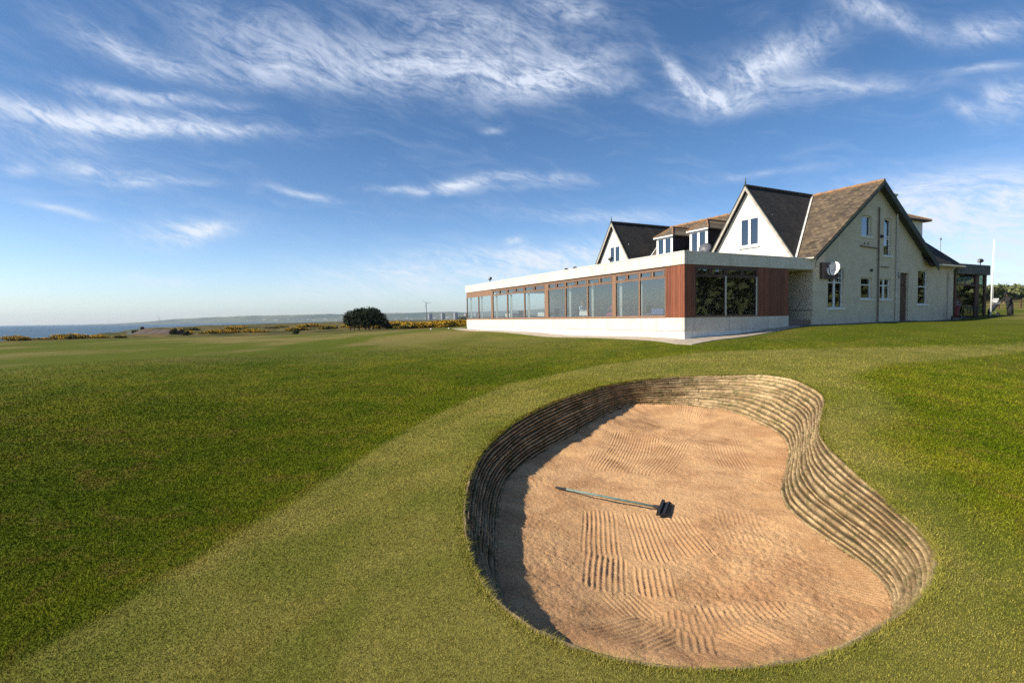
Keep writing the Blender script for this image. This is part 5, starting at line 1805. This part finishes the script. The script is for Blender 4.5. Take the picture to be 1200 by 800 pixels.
def dark_tree():
    p = Vector((-28.8, 102, 0)); p.z = tz(p.x, p.y)
    o = thing('wind_pruned_pine', p, 'dense dark domed pine standing alone on the links left of the lounge', 'tree')
    tr = MB()
    rr = random.Random(5)
    for k in range(7):
        x = -3.0 + k * .95 + rr.uniform(-.2, .2)
        y = rr.uniform(-.8, .8)
        tr.tube([(x, y, -.2), (x + rr.uniform(-.2, .2), y, 1.0), (x * .9 + rr.uniform(-.3, .3), y, 2.2), (x * .7, y, 3.2)], [.16, .12, .08, .03], 7)
        for q in range(3):
            z = 1.0 + q * .5
            tr.tube([(x * .95, y, z), (x * .95 + rr.uniform(-.9, .9), y + rr.uniform(-.8, .8), z + .7)], [.06, .02], 5)
    tr.build('trunk', M_BARK, o)
    blobs = [(0.6, 0, 2.6, 2.6, 2.2, 1.7), (-2.4, 0, 2.4, 1.7, 1.6, 1.35), (2.6, 0, 2.1, 1.7, 1.6, 1.3), (-.8, -.4, 2.9, 1.7, 1.5, 1.3), (1.7, .2, 3.1, 1.5, 1.5, 1.15), (-3.0, .2, 1.7, 1.2, 1.2, .9), (3.9, -.2, 1.3, 1.0, 1.1, .85), (0, -.8, 1.6, 2.8, 1.4, 1.0), (4.4, 0, .8, .7, .8, .5)]
    leaf_cloud('crown', blobs, 15000, .13, M_PINE, o, 11)
dark_tree()
GB = []
def gorse_proto(seed, w, h):
    r = random.Random(seed)
    blobs = [(r.uniform(-w, w) * .55, r.uniform(-w, w) * .4, h * r.uniform(.3, .55), w * r.uniform(.35, .55), w * r.uniform(.3, .5), h * r.uniform(.35, .5)) for _ in range(6)]
    return blobs
protos = []
for s_ in range(4):
    pr = thing('gorse_bush', (0, 0, 0), 'x', 'bush', 0, 'gorse bushes flowering yellow along the edge of the links')
    bl = gorse_proto(s_ + 3, 1.6, 1.25)
    leaf_cloud('foliage', bl, 2200, .10, M_GORSE, pr, s_)
    top = [(b[0], b[1], b[2] + .08, b[3] * 1.02, b[4] * 1.02, b[5] * 1.03) for b in bl]
    leaf_cloud('blossom', top, 1700 if s_ != 3 else 350, .060, M_FLOWER, pr, s_ + 50, .8, .93)
    protos.append(pr)
spots = []
rr = random.Random(21)
def band(x0, y0, x1, y1, n, spread, s0, s1, lab):
    for i in range(n):
        t = (i + .5) / n
        spots.append((x0 + (x1 - x0) * t + rr.uniform(-1, 1) * .8, y0 + (y1 - y0) * t + rr.uniform(-spread, spread), rr.uniform(s0, s1), lab))
band(-92, 74, -66, 87, 20, 1.8, .7, 1.05, 'yellow gorse bush on the dune edge before the sea')
band(-76, 124, -62, 127, 10, 4, .8, 1.3, 'yellow gorse bush beside the long low shed')
band(-36, 112, -22, 110, 7, 3, .8, 1.3, 'yellow gorse bush behind the lone dark pine')
band(-24, 103, -8.5, 99, 14, 3.5, .9, 1.45, 'yellow gorse bush between dark pine and lounge')
band(-50, 125, -10, 140, 18, 18, 1.0, 1.7, 'small far gorse bush beyond the pine')
band(-125, 190, -60, 200, 12, 22, 1.0, 1.8, 'small far gorse bush near the shore')
ONES = 'first second third fourth fifth sixth seventh eighth ninth tenth eleventh twelfth thirteenth fourteenth fifteenth sixteenth seventeenth eighteenth nineteenth twentieth'.split()
def ordinal(k):
    return ONES[k] if k < 20 else ('twenty-' + ONES[k - 20] if k < 29 else ('thirtieth' if k == 29 else 'thirty-' + ONES[k - 30]))
by = {}
for i, sp_ in enumerate(spots): by.setdefault(sp_[3], []).append((sp_[0] / sp_[1], i))
rank = {}
for lab, l in by.items():
    for k, (_, i) in enumerate(sorted(l)): rank[i] = k
for i, (x, y, s, lab) in enumerate(spots):
    src = protos[i % 4]
    o = src if i < 4 else copy_tree(src)
    o.location = (x, y, tz(x, y) - .08)
    o.rotation_euler = (0, 0, rr.uniform(-.5, .5) + (pi if rr.random() > .5 else 0))
    o.scale = (s * rr.uniform(1.0, 1.7), s * rr.uniform(.9, 1.3), s * rr.uniform(.40, .85))
    o['label'] = lab + ', ' + ordinal(rank[i]) + ' from the left'
def lone_bush(x, y, s, label, seed):
    o = thing('scrub_bush', (x, y, tz(x, y) - .05), label, 'bush')
    leaf_cloud('foliage', [(0, 0, .8, .9, .9, .8), (.5, .2, 1.3, .6, .6, .7), (-.5, 0, .6, .7, .7, .5)], 2500, .11, M_GORSE, o, seed)
    MB().tube([(0, 0, -.1), (.1, 0, .7), (.3, .1, 1.2)], [.08, .05, .02], 6).build('stem', M_BARK, o)
    o.scale = (s, s, s)
lone_bush(-69.3, 106.5, .65, 'dark green bush at the right end of the low shed', 4)
lone_bush(-40, 96.5, .55, 'low dark bush at the lawn edge left of the pine', 6)
lone_bush(-62, 99, .5, 'small dark bush on the lawn edge right of the low shed', 7)

# ------------------------------------------------------------------ long shed by the shore
def shed():
    A = Vector((-86.5, 118.5, 0)); D = Vector((-70.5, 107.6, 0))
    L = (D - A).length
    ang = atan2(D.y - A.y, D.x - A.x)
    zb = min(tz(A.x, A.y), tz(D.x, D.y)) - .2
    o = thing('beach_shed', (A.x, A.y, zb), 'long low shed with a rusty brown sheet roof before the sea', 'shed', ang)
    MB().box(0, L, .05, 3.9, 0, .75).build('wall', M_DKFRAME, o)
    def rust(t, bs):
        tc = t.node('ShaderNodeTexCoord').outputs['Object']
        mp = t.node('ShaderNodeMapping'); mp.inputs['Scale'].default_value = (1, .08, .08)
        t.l.new(tc, mp.inputs[0])
        f = t.noise(mp.outputs[0], 1.0, 4, .7)
        c = t.ramp(f, [(.3, (.022, .014, .010)), (.45, (.05, .028, .018)), (.55, (.11, .080, .065)), (.7, (.035, .020, .014))])
        t.put(bs.inputs['Base Color'], c)
        bs.inputs['Roughness'].default_value = .85
    m = mat('rusty_sheet', rust)
    r = MB()
    n = int(L / .5)
    for i in range(n):
        x0, x1 = i * L / n, (i + 1) * L / n
        xm = (x0 + x1) / 2
        for (a, b, za, zb_) in ((x0, xm, 0, .05), (xm, x1, .05, 0)):
            r.add([(a, -.35, .70 + za), (b, -.35, .70 + zb_), (b, 2.0, 1.75 + zb_), (a, 2.0, 1.75 + za),
                   (a, -.35, .66 + za), (b, -.35, .66 + zb_), (b, 2.0, 1.71 + zb_), (a, 2.0, 1.71 + za)], [(0, 1, 2, 3), (4, 5, 6, 7), (0, 1, 5, 4)])
            r.add([(a, 4.2, .70 + za), (b, 4.2, .70 + zb_), (b, 2.0, 1.75 + zb_), (a, 2.0, 1.75 + za)], [(0, 1, 2, 3)])
    r.build('roof', m, o)
    MB().prism([(0, .05, .74), (0, 3.9, .74), (0, 2.0, 1.7)], (.08, 0, 0)).prism([(L - .08, .05, .74), (L - .08, 3.9, .74), (L - .08, 2.0, 1.7)], (.08, 0, 0)).build('gable_end', M_DKFRAME, o)
    MB().box(-2.6, -.1, 0, 3, 0, 1.5).build('lean_to', M_DKBARGE, o)
    MB().box(-.5, .4, 1.6, 2.4, 1.5, 2.35).build('chimney', M_DKBARGE, o)
shed()

# ------------------------------------------------------------------ far coast: headland, town, towers, turbine
def headland():
    # ridge line as (x, y, crest height)
    P = [(-4700, 6400, 8), (-4200, 6200, 30), (-3900, 6000, 48), (-3300, 5900, 58), (-2950, 5900, 66), (-2250, 5900, 74), (-1900, 6000, 82), (-1200, 6000, 84), (-500, 6000, 86), (500, 6000, 100), (2000, 6000, 110), (4500, 5600, 120), (7000, 5000, 120)]
    P = np.array(P, float)
    n = 420
    t = np.linspace(0, len(P) - 1, n)
    i = np.arange(len(P))
    X, Y, H = [np.interp(t, i, P[:, k]) for k in range(3)]
    H = H * (1 + .16 * fbm(X / 420, X * 0, 3, 4))
    rows = []
    prof = [(-700, -8), (-600, 2), (-420, .18), (-250, .5), (-100, .85), (0, 1.0), (200, .9), (700, .6), (1400, .3), (2200, -8)]
    for dy, h in prof:
        z = np.full(n, float(h)) if h in (-8, 2) else H * h * (1 + .08 * fbm(X / 90 + dy, X * 0 + dy, 13, 3))
        rows.append(np.stack([X, Y + dy, z], 1))
    V = np.concatenate(rows)
    m = len(rows)
    a, b = np.meshgrid(np.arange(m - 1), np.arange(n - 1), indexing='ij')
    F = np.stack([a * n + b, a * n + b + 1, (a + 1) * n + b + 1, (a + 1) * n + b], -1).reshape(-1, 4)
    def fn(t, bs):
        P_ = t.node('ShaderNodeNewGeometry').outputs['Position']
        c = t.mix(t.sstep(t.noise(P_, .0022, 6, .7), .4, .6), (.05, .07, .035), (.11, .12, .05))
        t.put(bs.inputs['Base Color'], c)
        bs.inputs['Roughness'].default_value = 1.0
    tag(link('headland_hills', np_mesh('headland_hills', V, F, True), mat('headland', fn)), kind='structure')
headland()
M_TOWNW = mat('town_wall', color=(.70, .68, .62), rough=.9)
M_TOWNR = mat('town_roof', color=(.12, .10, .10), rough=.9)
rr = random.Random(4)
hp = None
for i in range(34):
    x = -2900 + i * 78 + rr.uniform(-30, 30)
    y = 5400 + rr.uniform(-30, 140)
    w, d, h = rr.uniform(16, 34), 12, rr.uniform(8, 13)
    if hp is None:
        hp = thing('harbour_house', (0, 0, 0), 'x', 'house', 0, 'tiny pale houses along the far harbour shore')
        MB().box(-.5, .5, -.5, .5, 0, .7).build('wall', M_TOWNW, hp)
        MB().prism([(-.55, -.55, .7), (-.55, .55, .7), (-.55, 0, 1.05)], (1.1, 0, 0)).build('roof', M_TOWNR, hp)
        MB().box(-.3, -.15, -.51, -.502, .2, .5).box(.15, .3, -.51, -.502, .2, .5).build('window', M_BLACK, hp)
        o = hp
    else:
        o = copy_tree(hp)
    o.location = (x, y, 4 + rr.uniform(0, 16))
    o.scale = (w, d, h)
    o['label'] = 'tiny pale house on the far harbour shore, %s from the left' % ordinal(i)
tb = [(-468, 'first from the wind turbine'), (-395, 'second from the wind turbine'), (-322, 'third from the wind turbine'), (-262, 'fourth from the wind turbine'), (-205, 'nearest the lounge end')]
pos = ['leftmost', 'second', 'third', 'fourth', 'fifth']
tw0 = None
for i, (x, lab) in enumerate(tb):
    if tw0 is None:
        tw0 = thing('tower_block', (0, 0, 0), 'x', 'tower block', 0, 'tower blocks on the skyline')
        MB().box(-10, 10, -8, 8, 0, 40).build('wall', mat('tower_wall', worn((.20, .20, .22), (.27, .26, .28), .1, 0)), tw0)
        MB().box(-4, 4, -4, 4, 40, 43).build('roof_plant', M_TOWNR, tw0)
        w = MB()
        for k in range(12):
            w.box(-8.5, 8.5, -8.15, -8.01, 2.0 + k * 3.1, 3.3 + k * 3.1)
        w.build('window', M_GREYM, tw0)
        o = tw0
    else:
        o = copy_tree(tw0)
    o.location = (x, 3000, tz(x, 3000) - 1)
    o.rotation_euler = (0, 0, radians(30 + i * 5))
    o.scale = (1, 1, .86 + .05 * (i % 3))
    o['label'] = 'grey tower block on the skyline, %s' % lab
def turbine():
    x, y = -400, 2450
    z = tz(x, y)
    o = thing('wind_turbine', (x, y, z), 'white three-bladed wind turbine on the skyline left of the lounge', 'wind turbine')
    m = mat('turbine_white', color=(.24, .25, .27), rough=.6)
    H = 78
    MB().tube([(0, 0, 0), (0, 0, H)], [2.3, 1.4], 10).build('tower', m, o, smooth=True)
    MB().tube([(0, -2.2, H + 1), (0, 4.5, H + 1)], [1.9, 1.7], 8).build('nacelle', m, o)
    hub = MB().lathe((0, -3.2, H + 1), [(.3, -.9), (1.5, 0), (1.7, 1.0)], 10, 'Y').build('hub', m, o)
    for a in (142, 8, 255):
        a = radians(a)
        d = Vector((cos(a), 0, sin(a)))
        s = Vector((-sin(a), 0, cos(a)))
        c = Vector((0, -3.0, H + 1))
        L = 30
        b = MB()
        b.prism([c + d * 1.0 - s * .6, c + d * 6 - s * 1.5, c + d * L, c + d * 6 + s * .9, c + d * 1.0 + s * .6], (0, .5, 0))
        b.build('blade', m, hub)
turbine()
def mast():
    o = thing('radio_mast', (-4060, 6000, 44), 'thin radio mast on the far left headland', 'mast')
    MB().tube([(0, 0, -5), (0, 0, 58)], [2.2, 1.4], 6).build('pole', M_GREYM, o)
    MB().box(-12, 12, -6, 6, -4, 7).build('base', M_TOWNW, o)
mast()

# ------------------------------------------------------------------ woods
def wood(name, x0, y0, x1, y1, h, label, seed, n=26000, size=.6, thick=22):
    r = np.random.default_rng(seed)
    t = r.random(n)
    X = x0 + (x1 - x0) * t + r.normal(size=n) * 2
    Y = y0 + (y1 - y0) * t + (r.random(n) - .5) * thick
    top = h * (.62 + .55 * (vnoise(X / (h * 1.1), Y / (h * 1.1), seed + 1) + .5) + .12 * vnoise(X / (h * .3), Y / (h * .3), seed + 2))
    gz = terrain(X, Y)
    Z = gz + top * (r.random(n) ** .45)
    c = np.stack([X, Y, Z], 1)
    a = r.normal(size=(n, 3)); a /= np.linalg.norm(a, axis=1)[:, None]
    b = np.cross(a, r.normal(size=(n, 3))); b /= np.linalg.norm(b, axis=1)[:, None]
    s = size * (.6 + .8 * r.random(n))[:, None]
    V = np.stack([c - a * s, c - b * s * .7, c + a * s, c + b * s * .7], 1).reshape(-1, 3)
    m = mat('wood_foliage', leafy((.065, .085, .030), (.14, .145, .055)))
    return tag(link(name, np_mesh(name, V, np.arange(4 * n).reshape(n, 4)), m), label, 'wood', kind='stuff')
wood('far_woods', 150, 215, 330, 250, 6.5, 'green wooded rise beyond the field on the right', 5, 60000, .7, 60)
wood('eastern_woods', 120, 75, 105, -40, 13, 'tall green belt of trees standing to the east of the green', 8, 60000, 1.1, 25)
wood('distant_woods', -150, 1500, 300, 1500, 9, 'dark line of distant trees beside the tower blocks', 6, 9000, 2.4, 40)

# ------------------------------------------------------------------ grass blades on the near turf
def grass():
    r = np.random.default_rng(12)
    n = 2500000
    rad = 1.3 * (42 / 1.3) ** (r.random(n) ** .82)
    az = radians(-86) + radians(172) * r.random(n)
    x, y = np.sin(az) * rad, np.cos(az) * rad
    keep = ~in_poly(x, y, RIM[:, :2]) & (r.random(n) > sstep(rad, 9, 40))
    keep &= ~(((y - CY) * cos(RZ) - (x - CX) * sin(RZ) > -1.3) & ((x - CX) * cos(RZ) + (y - CY) * sin(RZ) > -1.2))
    # drop what stands behind the house corner
    x, y, rad = x[keep], y[keep], rad[keep]
    n = len(x)
    # terrain() is smooth: sample it on a fine polar lattice and interpolate
    th = np.arctan2(y - BC[1], x - BC[0])
    Rr, Zr = polar_radius(closed_spline(RIM, 8), th)
    dd = np.hypot(x - BC[0], y - BC[1]) - Rr
    gx = np.arange(-43, 43.3, .25); gy = np.arange(-1, 43, .25)
    GX, GY = np.meshgrid(gx, gy, indexing='ij')
    GZ = terrain(GX, GY)
    fx = np.clip((x - gx[0]) / .25, 0, len(gx) - 1.001); fy = np.clip((y - gy[0]) / .25, 0, len(gy) - 1.001)
    ix, iy = fx.astype(int), fy.astype(int)
    ax, ay = fx - ix, fy - iy
    z = GZ[ix, iy] * (1 - ax) * (1 - ay) + GZ[ix + 1, iy] * ax * (1 - ay) + GZ[ix, iy + 1] * (1 - ax) * ay + GZ[ix + 1, iy + 1] * ax * ay
    Xr, Yr = BC[0] + np.cos(th) * Rr, BC[1] + np.sin(th) * Rr
    k = np.clip(1 - dd / 1.2, 0, 1) ** 2
    near = k > 0
    dz = np.zeros(n)
    dz[near] = (Zr[near] - terrain(Xr[near], Yr[near]))
    z = z + dz * k
    V0 = np.stack([x, y, z], 1)
    ap, ro = lawn_masks(V0)
    # mown apron is shorter than the lawn
    tall = np.where(ap > .5, .010, .015) * (1 + .5 * (dd < .10))
    h = tall * (.6 + .8 * r.random(n)) * (rad / 4) ** .45
    w = np.clip(.00075 * rad, .0022, .012) * (.7 + .6 * r.random(n))
    a = r.random(n) * 2 * pi
    lean = r.normal(size=(n, 2)) * .55
    bx, by = np.cos(a) * w, np.sin(a) * w
    P0 = np.stack([x - bx, y - by, z - .004], 1)
    P1 = np.stack([x + bx, y + by, z - .004], 1)
    P2 = np.stack([x + lean[:, 0] * h, y + lean[:, 1] * h, z + h], 1)
    V = np.stack([P0, P1, P2], 1).reshape(-1, 3)
    # longer blades hanging over the bunker lip
    C_ = closed_spline(RIM, 12)
    m2 = 70000
    ii = r.integers(0, len(C_), m2)
    jt = r.random(m2)[:, None]
    q = C_[ii] * (1 - jt) + C_[(ii + 1) % len(C_)] * jt
    out = q[:, :2] - BC
    out /= np.linalg.norm(out, axis=1)[:, None]
    off = r.random(m2) ** 1.5 * .09 - .028
    q = np.stack([q[:, 0] + out[:, 0] * off, q[:, 1] + out[:, 1] * off, q[:, 2] - .006], 1)
    clump = .5 + 1.2 * np.clip(fbm(q[:, 0] / .12, q[:, 1] / .12, 97, 3) + .5, 0, 1.2)
    hh = .026 * clump * (.5 + r.random(m2)) * np.where(off < .02, 1.3, .8)
    ww = np.clip(.0006 * np.hypot(q[:, 0], q[:, 1]), .002, .008)
    aa = r.random(m2) * 2 * pi
    inw = (.9 * r.random(m2) * np.where(off < .02, 1, .3))[:, None] * -out + r.normal(size=(m2, 2)) * .5
    A0 = q + np.stack([np.cos(aa) * ww, np.sin(aa) * ww, aa * 0], 1)
    A1 = q - np.stack([np.cos(aa) * ww, np.sin(aa) * ww, aa * 0], 1)
    A2 = np.stack([q[:, 0] + inw[:, 0] * hh, q[:, 1] + inw[:, 1] * hh, q[:, 2] + hh * np.where(off < .0, r.uniform(-.9, .5, m2), r.uniform(.2, .9, m2))], 1)
    V = np.concatenate([V, np.stack([A0, A1, A2], 1).reshape(-1, 3)])
    a2, r2_ = lawn_masks(q)
    ap, ro = np.r_[ap, a2], np.r_[ro, r2_]
    n += m2
    me = np_mesh('grass_blades', V, np.arange(3 * n).reshape(n, 3))
    for nm, arr in (('apron', ap), ('rough', ro)):
        at = me.attributes.new(nm, 'FLOAT', 'POINT')
        at.data.foreach_set('value', np.repeat(arr, 3).astype(np.float32))
    o = link('grass_blades', me, mat('grass_blades', blade_mat))
    tag(o, 'short mown grass covering the lawn around the bunker', 'grass', kind='stuff')
grass()

# ------------------------------------------------------------------ sea air between here and the far shore
def haze():
    m = bpy.data.materials.new('haze')
    m.use_nodes = True
    nt = m.node_tree
    nt.nodes.remove(nt.nodes['Principled BSDF'])
    out = [n for n in nt.nodes if n.type == 'OUTPUT_MATERIAL'][0]
    v = nt.nodes.new('ShaderNodeVolumePrincipled')
    v.inputs['Color'].default_value = (.66, .80, 1, 1)
    v.inputs['Density'].default_value = HAZE
    v.inputs['Anisotropy'].default_value = .2
    nt.links.new(v.outputs[0], out.inputs['Volume'])
    o = MB().box(-9500, 9500, -900, 9200, -11.5, 185).build('haze', m)
    tag(o, 'pale sea air softening the far coast', 'haze', kind='stuff')
HAZE = 6e-5
haze()
